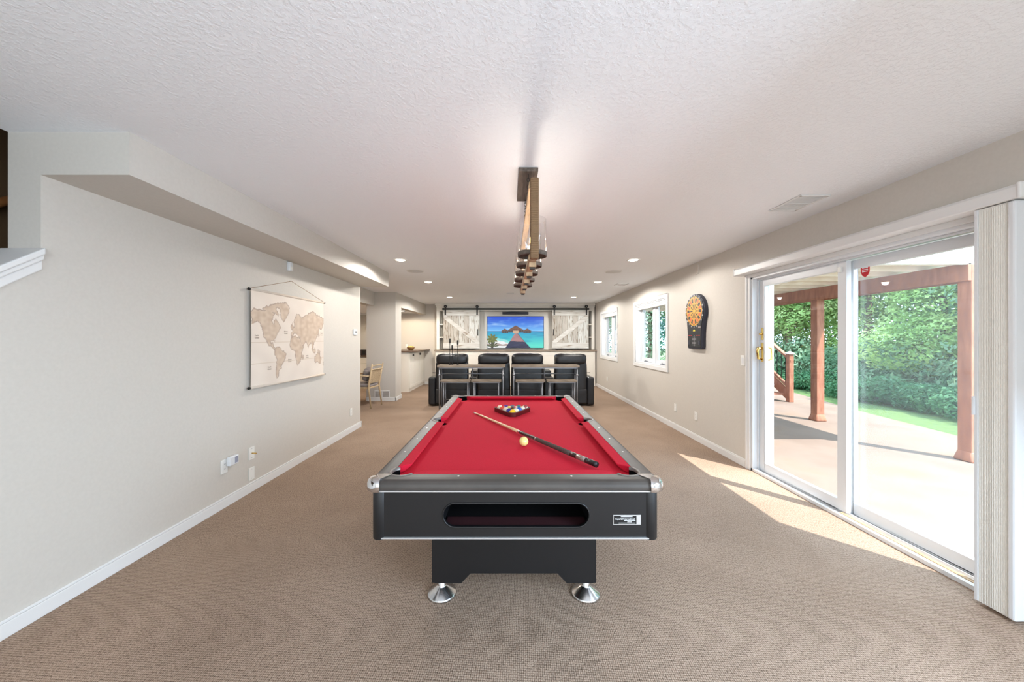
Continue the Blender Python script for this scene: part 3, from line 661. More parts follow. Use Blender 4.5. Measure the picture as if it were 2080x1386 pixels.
# ================================================================ CEILING FIXTURES
def downlight(x, y, label, z=H, e=DOWN, col=(1.0, .96, .91)):
    t = thing('recessed_light', label, 'ceiling light', (x, y, z), 0, 'recessed ceiling lights')
    MB().lathe([(.062, -.002), (.068, -.006), (.085, -.007), (.09, -.001)], 32).build('trim_ring', M['trim'], t)
    MB().lathe([(0, -.012), (.04, -.011), (.064, -.003), (.066, -.001)], 32).build('lens', M['lamp'], t)
    lamp('recessed_lamp', 'SPOT', (x, y, z - .02), e * (.6 if y < 5 else 1.2), col, (0, 0, 0), shadow_soft_size=.04, spot_size=radians(172), spot_blend=.2)
    return t
k = .886
for x, d, lb in ((-1.46, 5.34, 'left row, nearest the pool table'), (-1.51, 7.42, 'left row, middle of three'), (-1.52, 10.16, 'left row, nearest the barn doors'),
                 (1.67, 5.34, 'right row, nearest the dartboard'), (1.66, 7.42, 'right row, middle of three'), (1.65, 10.16, 'right row, nearest the barn doors')):
    downlight(x, d * k, 'lit round recessed ceiling light, ' + lb)
downlight(-3.0, 9.9, 'lit recessed ceiling light in the lowered ceiling above the bar counter', 2.20, 44, (1, .82, .60))
downlight(-4.3, 8.2, 'lit recessed ceiling light over the dining area behind the left wall', 2.20, 44, (1, .82, .60))
for x, d, lb in ((-1.47, 6.23, 'left'), (1.65, 6.28, 'right')):
    t = thing('ceiling_speaker', 'round flush white speaker in the ceiling on the %s side' % lb, 'ceiling speaker', (x, d * k, H))
    MB().lathe([(.118, -.001), (.118, -.006), (.13, -.006), (.133, -.001)], 40).build('rim', M['trim'], t); MB().lathe([(0, -.004), (.118, -.004)], 40).build('grille', M['speaker'], t)
def ceil_vent(x0, x1, y0, y1, label):
    t = thing('ceiling_vent', label, 'air vent', ((x0 + x1) / 2, (y0 + y1) / 2, H)); a, b = (x1 - x0) / 2, (y1 - y0) / 2
    MB().box(-a, a, -b, -b + .02, -.01, -.001).box(-a, a, b - .02, b, -.01, -.001).box(-a, -a + .02, -b, b, -.01, -.001).box(a - .02, a, -b, b, -.01, -.001).box(-a, a, -.006, .006, -.009, -.001).build('frame', M['trim'], t, .002)
    m = MB(); n = int(2 * b / .02)
    for i in range(n):
        y = -b + .02 + (2 * b - .04) * (i + .5) / n; m.box(-a + .02, a - .02, y - .004, y + .004, -.007, -.002)
    m.build('louvres', M['trim'], t); B(-a + .02, a - .02, -b + .02, b - .02, -.002, -.001).build('duct', mat('grey_duct', (150, 150, 148), .8), t)
ceil_vent(2.14, 2.36, 2.58, 2.90, 'white rectangular ceiling vent near the patio door')
ceil_vent(2.08, 2.30, 6.75, 6.98, 'small white ceiling vent in front of the far windows')
ceil_vent(-.06, .12, 8.15, 8.25, 'narrow ceiling vent between the two rows of lights')

# ================================================================ LEFT WALL ITEMS
mapt = thing('world_map_scroll', 'beige hanging fabric world map with wooden rods on the left wall', 'wall map', (XL + .02, 3.86, 1.42))
def poly_in(p, x, y):
    c = False; j = len(p) - 1
    for i in range(len(p)):
        if (p[i][1] > y) != (p[j][1] > y) and x < (p[j][0] - p[i][0]) * (y - p[i][1]) / (p[j][1] - p[i][1]) + p[i][0]: c = not c
        j = i
    return c
lands = [
 [(-168, 66), (-156, 71), (-125, 70), (-95, 72), (-82, 68), (-94, 60), (-82, 54), (-78, 62), (-65, 58), (-56, 52), (-66, 45), (-75, 37), (-81, 30), (-80, 25), (-84, 30), (-97, 27), (-97, 19), (-88, 21), (-88, 16), (-83, 10), (-78, 8), (-84, 8), (-95, 15), (-105, 20), (-112, 30), (-121, 35), (-124, 46), (-135, 58), (-152, 59), (-165, 55), (-158, 60)],
 [(-72, 78), (-55, 82), (-30, 83), (-18, 78), (-22, 70), (-42, 60), (-52, 65), (-56, 75)],
 [(-125, 73), (-90, 78), (-62, 82), (-75, 74), (-62, 67), (-80, 70), (-105, 70)],
 [(-78, 8), (-71, 12), (-60, 9), (-50, 1), (-35, -6), (-39, -18), (-48, -26), (-57, -37), (-65, -42), (-68, -53), (-74, -51), (-72, -30), (-70, -18), (-80, -5)],
 [(-17, 15), (-9, 32), (10, 37), (20, 32), (33, 31), (43, 12), (51, 11), (40, -5), (40, -16), (32, -28), (20, -35), (12, -17), (9, 2), (-7, 5)],
 [(-9, 37), (-9, 43), (-1, 46), (-4, 49), (8, 54), (8, 58), (5, 61), (18, 70), (30, 70), (42, 66), (60, 69), (80, 73), (105, 77), (130, 72), (160, 69), (178, 67), (165, 60), (156, 52), (140, 55), (135, 44), (128, 36), (122, 38), (121, 30), (108, 20), (105, 9), (100, 2), (98, 16), (90, 22), (80, 14), (77, 8), (72, 20), (60, 25), (52, 18), (44, 13), (35, 30), (36, 37), (27, 37), (22, 38), (18, 41), (12, 44), (3, 43), (-5, 36)],
 [(114, -22), (122, -18), (131, -12), (142, -11), (146, -19), (153, -28), (148, -38), (138, -35), (130, -32), (116, -35)],
 [(96, 5), (104, -5), (115, -8), (116, 4), (108, 0)], [(132, -2), (150, -8), (146, -9), (135, -5)], [(130, 32), (141, 38), (141, 45), (137, 36)], [(44, -14), (50, -17), (46, -25)], [(-5, 50), (0, 52), (-4, 58), (-9, 53)], [(170, -36), (177, -39), (168, -46)]]
def merc(lat):
    if lat > 65: return 1.506 + (lat - 65) * .036
    return math.log(math.tan(pi / 4 + radians(lat) / 2))
MV0, MV1 = -1.077, 2.19
LM = [[(x, merc(y)) for x, y in p] for p in lands]; BBX = [(min(q_[0] for q_ in p), max(q_[0] for q_ in p)) for p in LM]
def mapcol(u, v):
    base_ = mixc((218, 206, 194), (226, 215, 203), .5 + nz(u * 6, v * 6))
    if v < .03 or v > .94: return base_
    x = -165 + u * 335; y = MV0 + (v - .07) / .85 * (MV1 - MV0)
    xx = x + 3.0 * nz(u * 40, v * 40, 3); yy = y + .05 * nz(u * 40, v * 40, 9)
    ins = any(b0 - 5 < xx < b1 + 5 and poly_in(p, xx, yy) for p, (b0, b1) in zip(LM, BBX))
    if ins:
        t = .5 + .9 * nz(u * 22, v * 22, 5)
        return mixc((190, 168, 148), (208, 190, 170), t)
    near = any(b0 - 5 < xx + dx < b1 + 5 and poly_in(p, xx + dx, yy + dy) for dx, dy in ((3, 0), (-3, 0), (0, .05), (0, -.05)) for p, (b0, b1) in zip(LM, BBX))
    if near: return (172, 154, 140)
    for lat in (-23.5, 0, 23.5):
        if abs(y - merc(lat)) < .010: return (206, 190, 172)
    return base_
MWy, MHz = .63, .455
def mpos(u, v):
    # a gentle sag away from the wall
    return (.006 + .010 * sin(pi * u) * (1 - v) + .004 * sin(v * pi), -MWy + 2 * MWy * u, -MHz + 2 * MHz * v)
mp_ = colour_grid('printed_map', 200, 150, mpos, mapcol, M['print'], mapt)
so = mp_.modifiers.new('thickness', 'SOLIDIFY'); so.thickness = .002; so.offset = -1
for tx, u, v in (('Pacific\nOcean', .055, .52), ('Atlantic\nOcean', .39, .57), ('Pacific\nOcean', .955, .56), ('Pacific\nOcean', .19, .18), ('Atlantic\nOcean', .44, .24), ('Indian\nOcean', .70, .27)):
    text_mesh(tx, .021, Matrix.Translation((mpos(u, v)[0] + .002, mpos(u, v)[1], mpos(u, v)[2])) @ Matrix(((0, 0, 1, 0), (1, 0, 0, 0), (0, 1, 0, 0), (0, 0, 0, 1))), M['mapink'], 'ocean_label', mapt, .0002)
for zz, nm in ((MHz, 'top_rod'), (-MHz, 'bottom_rod')):
    MB().tube([(.006, -MWy - .012, zz), (.006, MWy + .012, zz)], .013 if nm == 'bottom_rod' else .011, 14).build(nm, mat(nm + '_fabric', (214, 200, 184), .8), mapt)
    for s in (-1, 1): MB().tube([(.006, s * (MWy + .012), zz), (.006, s * (MWy + .030), zz)], .012, 12).build('rod_end', M['iron'], mapt)
MB().tube([(.012, -MWy, MHz + .01), (.003, -.02, MHz + .17), (.012, MWy, MHz + .01)], .0025, 6).build('hanging_cord', mat('brown_cord', (160, 136, 112), .8), mapt)
MB().cyl((0, -.02), .004, 0, .02, 8, None, Matrix(((0, 0, 1, -.02), (0, 1, 0, 0), (1, 0, 0, MHz + .17), (0, 0, 0, 1)))).build('nail', M['iron'], mapt)
def plate(side, y, z, label, kind, cat='outlet', w_=.07, h_=.115):
    x = XL if side < 0 else XR; s = 1 if side < 0 else -1
    t = thing('wall_outlet' if kind != 'switch' else 'light_switch', label, cat, (x, y, z))
    B(min(0, s * .006), max(0, s * .006), -w_ / 2, w_ / 2, -h_ / 2, h_ / 2).build('cover_plate', M['plate'], t, .002)
    x0, x1 = sorted((s * .006, s * .008))
    if kind == 'outlet':
        for zz in (-.02, .02):
            soc = B(x0, x1, -.016, .016, zz - .013, zz + .013).build('socket', M['plate'], t, .001)
            a, b = sorted((s * .008, s * .0084)); MB().box(a, b, -.007, -.005, zz - .004, zz + .006).box(a, b, .005, .007, zz - .004, zz + .006).build('slots', M['black'], soc)
    elif kind == 'switch':
        for yy in (-.0,): B(x0, sorted((0, s * .011))[1] if s > 0 else x1, yy - .015, yy + .015, -.032, .032).build('rocker', M['vinyl'], t, .001)
    else:
        for zz in (-.042, .042): MB().cyl((0, 0), .003, 0, .0015, 10, None, Matrix(((0, 0, s, s * .006), (0, 1, 0, 0), (s, 0, 0, zz), (0, 0, 0, 1)))).build('screw', M['pipe'], t)
    return t
t = plate(-1, 3.27, .355, 'white wall plate with a gold cable connector below the world map', 'blank', 'wall plate')
MB().tube([(.006, 0, 0), (.045, .004, -.002)], .0055, 10).build('coaxial_connector', M['brass'], t)
plate(-1, 3.27, .165, 'blank white wall plate just above the left baseboard', 'blank', 'wall plate')
plate(-1, 2.955, .345, 'white outlet left of the gold connector plate, holding a plug-in sensor', 'outlet')
pg = thing('plug_in_sensor', 'white plug-in device with a grey screen on the left wall outlet', 'plug-in sensor', (XL + .009, 3.02, .375))
B(0, .035, -.05, .045, -.035, .04).build('housing', M['vinyl'], pg, .006); B(.035, .0365, .0, .036, -.022, .03).build('display', M['plate_grey'], pg)
plate(-1, 5.33, .307, 'white outlet at the far end of the left wall near the opening', 'outlet')
t = thing('thermostat', 'white thermostat at the far end of the left wall', 'thermostat', (XL, 5.46, 1.52))
B(0, .02, -.055, .055, -.045, .045).build('housing', M['vinyl'], t, .006); B(.02, .0212, -.012, .012, -.014, .014).build('display', M['black'], t)
t = thing('motion_sensor', 'small white motion sensor on the left wall below the soffit', 'sensor', (XL, 3.82, 2.20))
MB().puff((.018, 0, 0), (.02, .03, .05), .3, .4, 12).build('housing', M['vinyl'], t); MB().puff((.032, 0, -.015), (.008, .02, .02), .8, .8, 10).build('lens', M['plate'], t)
# right wall items
plate(1, 5.52, .34, 'white outlet below the dartboard, the one farther from the patio door', 'outlet')
plate(1, 4.91, .34, 'white outlet low on the right wall, the one nearest the patio door', 'outlet')
plate(1, 9.35, .35, 'white outlet below the farther window on the right wall', 'outlet')
plate(1, 3.925, 1.175, 'white switch plate beside the patio door casing', 'switch', 'light switch')
t = thing('wall_box', 'small beige box high on the right wall under the ceiling', 'sensor', (XR, 4.86, 2.37)); B(-.02, 0, -.03, .03, -.06, .065).build('housing', M['wall'], t, .003); B(-.0215, -.02, -.022, .022, -.05, .02).build('cover', M['plate'], t, .001) if False else None

# dartboard
db = thing('electronic_dartboard', 'dark electronic dartboard with orange and yellow segments on the right wall', 'dartboard', (XR, 4.855, 1.735))
out = []
def outline(s=0.0):
    o = []
    for i in range(33): a = radians(-32 + 244 * i / 32); o.append(((.25 - s) * cos(a), .055 + (.245 - s) * sin(a) * 1.0))
    o += [(-.19 + s, -.25), (-.187 + s, -.43), (-.17 + s, -.455 + s), (.17 - s, -.455 + s), (.187 - s, -.43), (.19 - s, -.25)]
    return o
mD = Matrix(((0, 0, -1, 0), (-1, 0, 0, 0), (0, 1, 0, 0), (0, 0, 0, 1)))
MB().prism(outline(), 0, .052, mD).build('housing', M['dart_body'], db, .008, 3)
MB().prism(outline(.016), .050, .058, mD).build('face_plate', M['black'], db, .003)
me = bpy.data.meshes.new('target'); vs = []; fs = []; cols = []; NS = 120
rr = [0, .010, .020, .024, .098, .104, .112, .118, .180, .184, .194, .200]
for i, r_ in enumerate(rr):
    for j in range(NS): a = 2 * pi * j / NS; vs.append((-.0595, -r_ * sin(a), .062 + r_ * cos(a)))
OR, DK, YL = (226, 92, 44), (24, 22, 24), (232, 178, 48)
for i in range(len(rr) - 1):
    for j in range(NS):
        fs.append((i * NS + j, i * NS + (j + 1) % NS, (i + 1) * NS + (j + 1) % NS, (i + 1) * NS + j))
        s_ = int(((j + 3) % NS) / 6); edge = (j + 3) % 6 in (0,)
        if i in (0,): c = DK
        elif i in (1, 2): c = YL
        elif i in (4, 6, 8, 10): c = YL
        elif edge: c = YL
        elif i == 3: c = (206, 150, 44) if s_ % 2 == 0 else DK
        elif i == 7: c = OR if s_ % 2 == 0 else DK
        else: c = DK if s_ % 2 == 0 else OR
        cols.append(c)
me.from_pydata(vs, [], fs); at = me.color_attributes.new('Col', 'FLOAT_COLOR', 'CORNER')
dat = []
for p in me.polygons:
    for _ in p.loop_indices: dat += [*s2l(cols[p.index]), 1]
at.data.foreach_set('color', dat); me.materials.append(M['dartface'])
o = bpy.data.objects.new('target', me); COL.objects.link(o); o.parent = db
nums = [20, 1, 18, 4, 13, 6, 10, 15, 2, 17, 3, 19, 7, 16, 8, 11, 14, 9, 12, 5]
for i, nn in enumerate(nums):
    a = 2 * pi * i / 20
    mm = Matrix.Translation((-.0585, -.219 * sin(a), .062 + .219 * cos(a))) @ Matrix(((0, 0, -1, 0), (-1, 0, 0, 0), (0, 1, 0, 0), (0, 0, 0, 1)))
    text_mesh(str(nn), .027, mm, M['white'], 'number', db, .0004, .0006)
m = MB()
for i in range(7): m.box(-.0592, -.058, -.055, .055, -.405 + i * .018, -.4035 + i * .018)
m.box(-.0592, -.058, -.002, .002, -.42, -.27)
m.build('score_lines', M['white'], db)
m = MB()
for y_ in (-.13, -.075, .075, .13): m.box(-.0595, -.058, y_ - .02, y_ + .02, -.276, -.268)
m.build('red_markings', M['sticker'], db)
MB().prism([(-.03, 0), (.03, 0), (.018, .018), (0, .026), (-.018, .018)], .058, .0592, Matrix.Translation((0, 0, -.215)) @ mD).build('yellow_emblem', mat('yellow_ink', (226, 206, 60), .5), db)
B(-.0592, -.058, -.165, -.105, -.175, -.15).build('silver_marking', M['cue_inlay'], db)
for y_ in (-.13, .13): MB().box(-.062, -.058, y_ - .02, y_ + .02, -.40, -.345).build('speaker_grille', M['dart_body'], db, .002)

# ================================================================ FAR WALL: MEDIA CABINET
FY, UY = 10.48, 10.62
mc = thing('media_base_cabinet', 'long cream base cabinet with panelled doors along the far wall', 'cabinet', (.18, FY, 0))
X0, X1 = -2.2, 2.575; cx0 = .18
def R(mb, name, m, parent, org, bev=0):
    mb.v = [(x - org[0], y - org[1], z - org[2]) for x, y, z in mb.v]; return mb.build(name, m, parent, bev)
org = (.18, FY, 0)
R(B(X0, X1, FY + .02, YB - .005, 0, 1.04), 'body', M['cab'], mc, org, .003)
edges = [X0, -.91, -.07, .60, 1.27, X1]
edges = [X0, -1.55, -.91, -.30, .32, .93, 1.55, X1]
for a, b in zip(edges[:-1], edges[1:]):
    d = MB().box(a + .02, b - .02, FY + .004, FY + .022, .10, 1.0)
    R(d, 'door', M['cab'], mc, org, .002)
    fr = MB().box(a + .02, a + .09, FY - .004, FY + .006, .10, 1.0).box(b - .09, b - .02, FY - .004, FY + .006, .10, 1.0).box(a + .09, b - .09, FY - .004, FY + .006, .10, .18).box(a + .09, b - .09, FY - .004, FY + .006, .92, 1.0)
    R(fr, 'door_frame', M['cab'], mc, org, .002)
R(B(X0, X1, FY + .01, FY + .02, 0, .09), 'toe_board', M['cab'], mc, org)
tag(B(X0 - .03, XR - .002, FY - .03, YB - .004, 1.042, 1.085).build('media_countertop', M['counter'], None, .004), 'long weathered wood countertop on the cream media cabinet', 'countertop')
uc = thing('media_hutch', 'cream built-in hutch framing the television with open shelves at both ends', 'built-in cabinet', (.18, UY, 1.09)); org = (.18, UY, 1.09)
UZ0, UZ1 = 1.088, 2.25
g = MB()
for (a, b) in ((-2.19, -2.10), (2.49, 2.58)): R(B(a, b, UY, YB - .004, UZ0, UZ1), 'end_stile', M['cab'], uc, org, .003)
R(MB().box(-2.19, 2.58, UY, UY + .05, UZ1, H - .003).box(-2.19, 2.58, UY + .05, YB - .004, UZ1 + .01, UZ1 + .03), 'header_board', M['cab'], uc, org, .003)
R(MB().box(-2.23, 2.60, UY - .035, UY, 2.42, H - .003).box(-2.21, 2.59, UY - .018, UY, 2.37, 2.42), 'crown_moulding', M['cab'], uc, org, .006)
for a, b in ((-2.10, -1.02), (1.40, 2.49)):
    for z in (1.44, 1.83): R(B(a, b, UY + .01, YB - .004, z, z + .035), 'shelf', M['cab'], uc, org, .002)
    R(B(a, b, YB - .02, YB - .004, UZ0, UZ1), 'shelf_back', mat('shelf_back_paint', (178, 172, 160), .6), uc, org)
for a in (-1.02, 1.36): R(B(a, a + .04, UY + .004, YB - .004, UZ0, UZ1), 'divider', M['cab'], uc, org, .003)
R(B(-.98, 1.36, YB - .03, YB - .004, UZ0, UZ1), 'niche_back', M['cab'], uc, org)
# television
tv = thing('television', 'large wall television showing a tropical beach with a wooden pier', 'television', (.198, YB - .09, 1.615))
B(-.872, .872, -.02, .055, -.49, .49).build('bezel', M['black'], tv, .003)
def hutroof(u, v, c, hw, v0, v1, peak=.0):
    if v < v0 or v > v1: return False
    return abs(u - c) < hw * (1 - (v - v0) / (v1 - v0)) + peak
def tvcol(u, v):
    hz = .53
    c = None
    if v > hz:
        t = (v - hz) / (1 - hz); c = mixc((120, 200, 250), (18, 70, 205), t ** .8)
        cl = nz(u * 3.2, v * 9, 1) + .5 * nz(u * 9, v * 22, 2)
        c = mixc(c, (190, 220, 250), max(0, cl) * 1.1 * (1 - .4 * t))
    elif v > hz - .012: c = (10, 60, 120)
    else:
        t = (hz - v) / hz; c = mixc((0, 150, 200), (90, 225, 205), t * 1.2)
        c = mixc(c, (0, 110, 170), max(0, nz(u * 5, v * 22, 7)) * (1 - t))
        # beach
        e = .30 - .9 * max(0, u - .05) * .5 + .02 * nz(u * 12, 0)
        if u < .42 and v < e: c = mixc((250, 250, 248), (225, 230, 232), .5 + nz(u * 30, v * 30))
        elif u < .42 and v < e + .08: c = mixc(c, (200, 240, 230), .6)
        if u < .36 and v < .13 + .05 * nz(u * 9, 2) and v > .06: c = (176, 158, 150)
    # huts
    for hc_, hw, v0, v1 in ((.31, .065, .54, .615), (.71, .075, .54, .62), (.505, .15, .56, .715)):
        if abs(u - hc_) < hw * .92 and v0 - .07 < v <= v0: c = (44, 40, 44) if (int(u * 90) % 3) else (90, 80, 76)
        if hutroof(u, v, hc_, hw, v0, v1): c = mixc((128, 84, 62), (96, 62, 48), .5 + nz(u * 60, v * 20))
    if abs(u - .505) < .05 and .46 < v < .55: c = (206, 170, 140)
    # pier
    if v < .455:
        t = (.455 - v) / .455; l = .485 - .165 * t ** 1.05; r_ = .535 + .225 * t ** 1.05
        if l < u < r_:
            c = mixc((190, 140, 138), (150, 108, 110), .5 + nz(u * 10, v * 90))
            if v < .20 + .035 * nz(u * 14, v * 4) - .1 * max(0, u - .62): c = mixc((26, 30, 62), (48, 46, 84), .5 + nz(u * 9, v * 30) * 1.5)
        elif abs(u - r_) < .008: c = (50, 46, 60)
    # palm
    dx, dy = u - .085, v - .27
    if abs(dx) < .022 and v < .27: c = (62, 44, 30)
    a = atan2(dy * .56, dx); rd = sqrt(dx * dx + (dy * .56) ** 2)
    if rd < .10 * (0.55 + .45 * abs(sin(a * 4.5))) and dy > -.10: c = mixc((58, 84, 36), (150, 140, 50), .5 + nz(u * 60, v * 60))
    dx, dy = u - .10, v - .03; a = atan2(dy * .56, dx); rd = sqrt(dx * dx + (dy * .56) ** 2)
    if dy > 0 and rd < .11 * abs(sin(a * 6)): c = (70, 84, 44)
    return c
colour_grid('screen', 240, 135, lambda u, v: (-.862 + 1.724 * u, -.0215, -.48 + .96 * v), tvcol, M['tv_picture'], tv)
sb = thing('soundbar', 'short black soundbar mounted above the television', 'soundbar', (.198, YB - .07, 2.20)); B(-.40, .40, -.03, .037, -.036, .036).build('housing', M['black'], sb, .006); B(-.39, .39, -.032, -.03, -.03, .03).build('grille', M['dart_body'], sb)
# barn doors
rl = thing('barn_door_track', 'long dark steel track with stand-offs across the top of the hutch', 'door track', (.2, UY - .075, 2.305))
B(-2.19, 2.19, -.005, .005, -.028, .028).build('flat_bar', mat('dark_steel_bar', (66, 66, 62), .4, .6), rl, .001)
for x in (-1.9, -1.1, -.4, .4, 1.1, 1.9): MB().tube([(x, .0, 0), (x, .072, 0)], .012, 10).build('standoff', M['iron'], rl)
for x in (-2.17, 2.17): MB().puff((x, -.004, 0), (.03, .016, .03), .5, .5, 10).build('end_stop', M['iron'], rl)
def barn(x0, x1, flip, label):
    z0, z1 = 1.125, 2.275; xc = (x0 + x1) / 2; hw = (x1 - x0) / 2; y = UY - .075
    t = thing('barn_door', label, 'sliding door', (xc, y, z0)); hh = z1 - z0
    n = 7; m = MB()
    for i in range(n): m.box(-hw + 2 * hw * i / n + .002, -hw + 2 * hw * (i + 1) / n - .002, .004, .024, 0, hh)
    m.build('plank_panel', M['barn'], t, .002)
    for a, b in ((0, .16), (hh - .17, hh)): B(-hw, hw, -.014, .004, a, b).build('cross_rail', M['barn_h'], t, .003)
    za, zb = .16, hh - .17; w_ = .088
    if flip: poly = [(-hw + .02, za), (-hw + .02 + w_ * 1.25, za), (hw - .02, zb - .09), (hw - .02, zb), (hw - .12, zb), (-hw + .02, za + .06)]
    else: poly = [(hw - .02, za), (hw - .02 - w_ * 1.25, za), (-hw + .02, zb - .09), (-hw + .02, zb), (-hw + .10, zb), (hw - .02, za + .06)]
    MB().prism(poly, -.014, .004, Matrix(((1, 0, 0, 0), (0, 0, 1, 0), (0, 1, 0, 0), (0, 0, 0, 1)))).build('diagonal_brace', M['barn_h'], t, .003)
    B(-hw, hw, -.012, .026, -.02, -.002).build('floor_guide', M['iron'], t, .002)
    for x in (-hw + .07, hw - .07):
        h = B(x - .022, x + .022, -.026, -.016, hh - .15, hh + .10).build('hanger_strap', M['iron'], t, .002)
        MB().cyl((0, 0), .045, 0, .03, 24, None, Matrix(((1, 0, 0, x), (0, 0, 1, -.03), (0, 1, 0, hh + .105), (0, 0, 0, 1)))).build('wheel', M['iron'], h)
        MB().cyl((0, 0), .012, 0, .01, 16, None, Matrix(((1, 0, 0, x), (0, 0, 1, -.038), (0, 1, 0, hh + .105), (0, 0, 0, 1)))).build('axle_bolt', M['pipe'], h)
    px = hw - .05 if not flip else -hw + .05
    B(px - .012, px + .012, -.022, -.004 + .008, .38, .58).build('pull_handle', M['iron'], t, .002)
barn(-1.975, -.885, False, 'distressed white plank barn door left of the television')
barn(1.285, 2.385, True, 'distressed white plank barn door right of the television')

# ================================================================ BAR COUNTER (left of hutch)
bc = thing('bar_base_cabinet', 'cream panelled bar cabinet with two black pulls in the left alcove', 'cabinet', (-2.63, 9.3, 0)); org = (-2.63, 9.3, 0)
R(B(-3.3, -2.65, 9.31, YB - .005, 0, 1.055), 'body', M['cab'], bc, org, .003)
for i, (a, b) in enumerate(((9.33, 9.86), (9.87, 10.38), (10.39, 10.88))):
    R(B(-2.65, -2.632, a, b, .09, 1.03), 'door', M['cab'], bc, org, .002)
    R(MB().box(-2.632, -2.624, a, a + .07, .09, 1.03).box(-2.632, -2.624, b - .07, b, .09, 1.03).box(-2.632, -2.624, a + .07, b - .07, .96, 1.03).box(-2.632, -2.624, a + .07, b - .07, .09, .17), 'door_frame', M['cab'], bc, org, .002)
for y in (9.62, 10.36): R(MB().box(-2.624, -2.60, y - .05, y + .05, .94, 1.0), 'cup_pull', M['iron'], bc, org, .012)
tag(MB().prism([(-3.32, 9.24), (-2.56, 9.24), (-2.45, 9.36), (-2.45, YB - .004), (-3.32, YB - .004)], 1.057, 1.10).build('bar_countertop', M['dark_counter'], None, .005), 'dark brown wood countertop on the bar cabinet in the left alcove', 'countertop')
bw = thing('wooden_bowl', 'carved wooden bowl of yellow-green fruit on the bar counter', 'bowl', (-2.72, 9.75, 1.101))
MB().lathe([(0, 0), (.05, 0), (.06, .008), (.10, .05), (.115, .085), (.108, .086), (.09, .05), (.05, .014), (0, .012)], 28).build('bowl', M['bowlwood'], bw)
for i, (a, b, c) in enumerate(((0, 0, .075), (.05, .02, .07), (-.05, .01, .07), (.01, -.05, .07), (.0, .05, .07))):
    o = MB().sphere((0, 0, 0), .033, 12).build('fruit', M['lime']); o.location = (-2.72 + a, 9.75 + b, 1.101 + c + .008)
    tag(o, 'yellow-green fruit in the wooden bowl, ' + ['in the middle', 'toward the right rim', 'toward the left rim', 'nearest the camera', 'at the back'][i], 'fruit', 'fruit in the wooden bowl')
t = thing('wall_outlet', 'white outlet on the alcove wall above the bar counter', 'outlet', (-3.17, YB, 1.19)); B(-.035, .035, -.006, 0, -.057, .057).build('cover_plate', M['plate'], t, .002)
for zz in (-.02, .02): B(-.016, .016, -.008, -.006, zz - .013, zz + .013).build('socket', M['vinyl'], t, .001)
# return vent on the column
t = thing('return_air_grille', 'white louvred return grille low on the column by the dining chair', 'air vent', (-2.885, 8.0, .14))
MB().box(-.175, .175, -.01, 0, -.1, -.08).box(-.175, .175, -.01, 0, .08, .1).box(-.175, -.155, -.01, 0, -.08, .08).box(.155, .175, -.01, 0, -.08, .08).box(-.008, .008, -.01, 0, -.08, .08).build('frame', M['trim'], t, .002)
m = MB()
for i in range(11): z = -.07 + i * .014; m.box(-.155, .155, -.006, -.001, z - .004, z + .003)
m.build('louvres', mat('grey_louvre', (176, 172, 170), .6), t)

# ================================================================ KITCHEN BEYOND THE LEFT OPENING
kc = thing('kitchen_base_cabinet', 'cream kitchen base cabinet seen through the left opening', 'cabinet', (-4.6, 10.25, 0)); org = (-4.6, 10.25, 0)
R(B(-5.4, -3.8, 10.27, YB - .005, 0, .88), 'body', M['cab'], kc, org, .003)
for a in (-5.38, -4.85, -4.33):
    R(B(a, a + .5, 10.25, 10.27, .70, .86), 'drawer', M['cab'], kc, org, .003); R(B(a, a + .5, 10.25, 10.27, .10, .68), 'door', M['cab'], kc, org, .003)
tag(B(-5.42, -3.78, 10.22, YB - .004, .882, .92).build('kitchen_countertop', M['dark_counter'], None, .004), 'dark kitchen countertop on the cream cabinet beyond the left opening', 'countertop')
t = thing('kitchen_appliance', 'dark box-shaped appliance on the kitchen countertop beyond the left opening', 'appliance', (-4.5, 10.6, .921)); B(-.28, .28, -.2, .2, 0, .17).build('housing', M['cue_dark'], t, .01); B(-.2, .12, -.203, -.2, .03, .14).build('front_window', M['black'], t); B(.15, .25, -.204, -.2, .03, .14).build('control_panel', M['iron'], t)

# ================================================================ DINING CHAIR + TABLE
def chair(loc, rz, label):
    t = thing('dining_armchair', label, 'chair', loc, rz, 'dining armchairs behind the left wall')
    # local: faces -x, back at x=0
    for s in (-1, 1):
        MB().tube([(.06, s * .235, 0), (-.0, s * .225, .42), (.01, s * .225, .50), (.085, s * .235, .90)], [.014, .020, .020, .014], 10).build('back_leg', M['ply'], t)
        MB().tube([(-.47, s * .235, 0), (-.45, s * .225, .42), (-.42, s * .235, .645)], [.013, .019, .016], 10).build('front_leg', M['ply'], t)
        MB().tube([(.02, s * .235, .655), (-.2, s * .255, .665), (-.46, s * .245, .655)], .016, 10).build('armrest', M['ply'], t)
    B(-.46, .0, -.225, .225, .39, .43).build('seat_frame', M['ply'], t, .01)
    MB().puff((-.23, 0, .46), (.235, .225, .045), .4, .3, 14).build('seat_cushion', M['cushion'], t)
    for z, x in ((.86, .078), (.78, .062)): MB().tube([(x, -.235, z), (x + .02, 0, z + .01), (x, .235, z)], .013, 8).build('back_rail', M['ply'], t)
    MB().add([(.02, -.22, .50), (.02, .22, .50), (.062, .225, .78), (.062, -.225, .78), (.008, -.22, .50), (.008, .22, .50), (.05, .225, .78), (.05, -.225, .78)], [(0, 1, 2, 3), (7, 6, 5, 4), (0, 4, 5, 1), (1, 5, 6, 2), (2, 6, 7, 3), (3, 7, 4, 0)]).build('woven_back', M['cane'], t)
    return t
ch = chair((-2.83, 7.37, 0), radians(-6), 'pale wooden armchair with woven back and grey seat cushion beside the column')
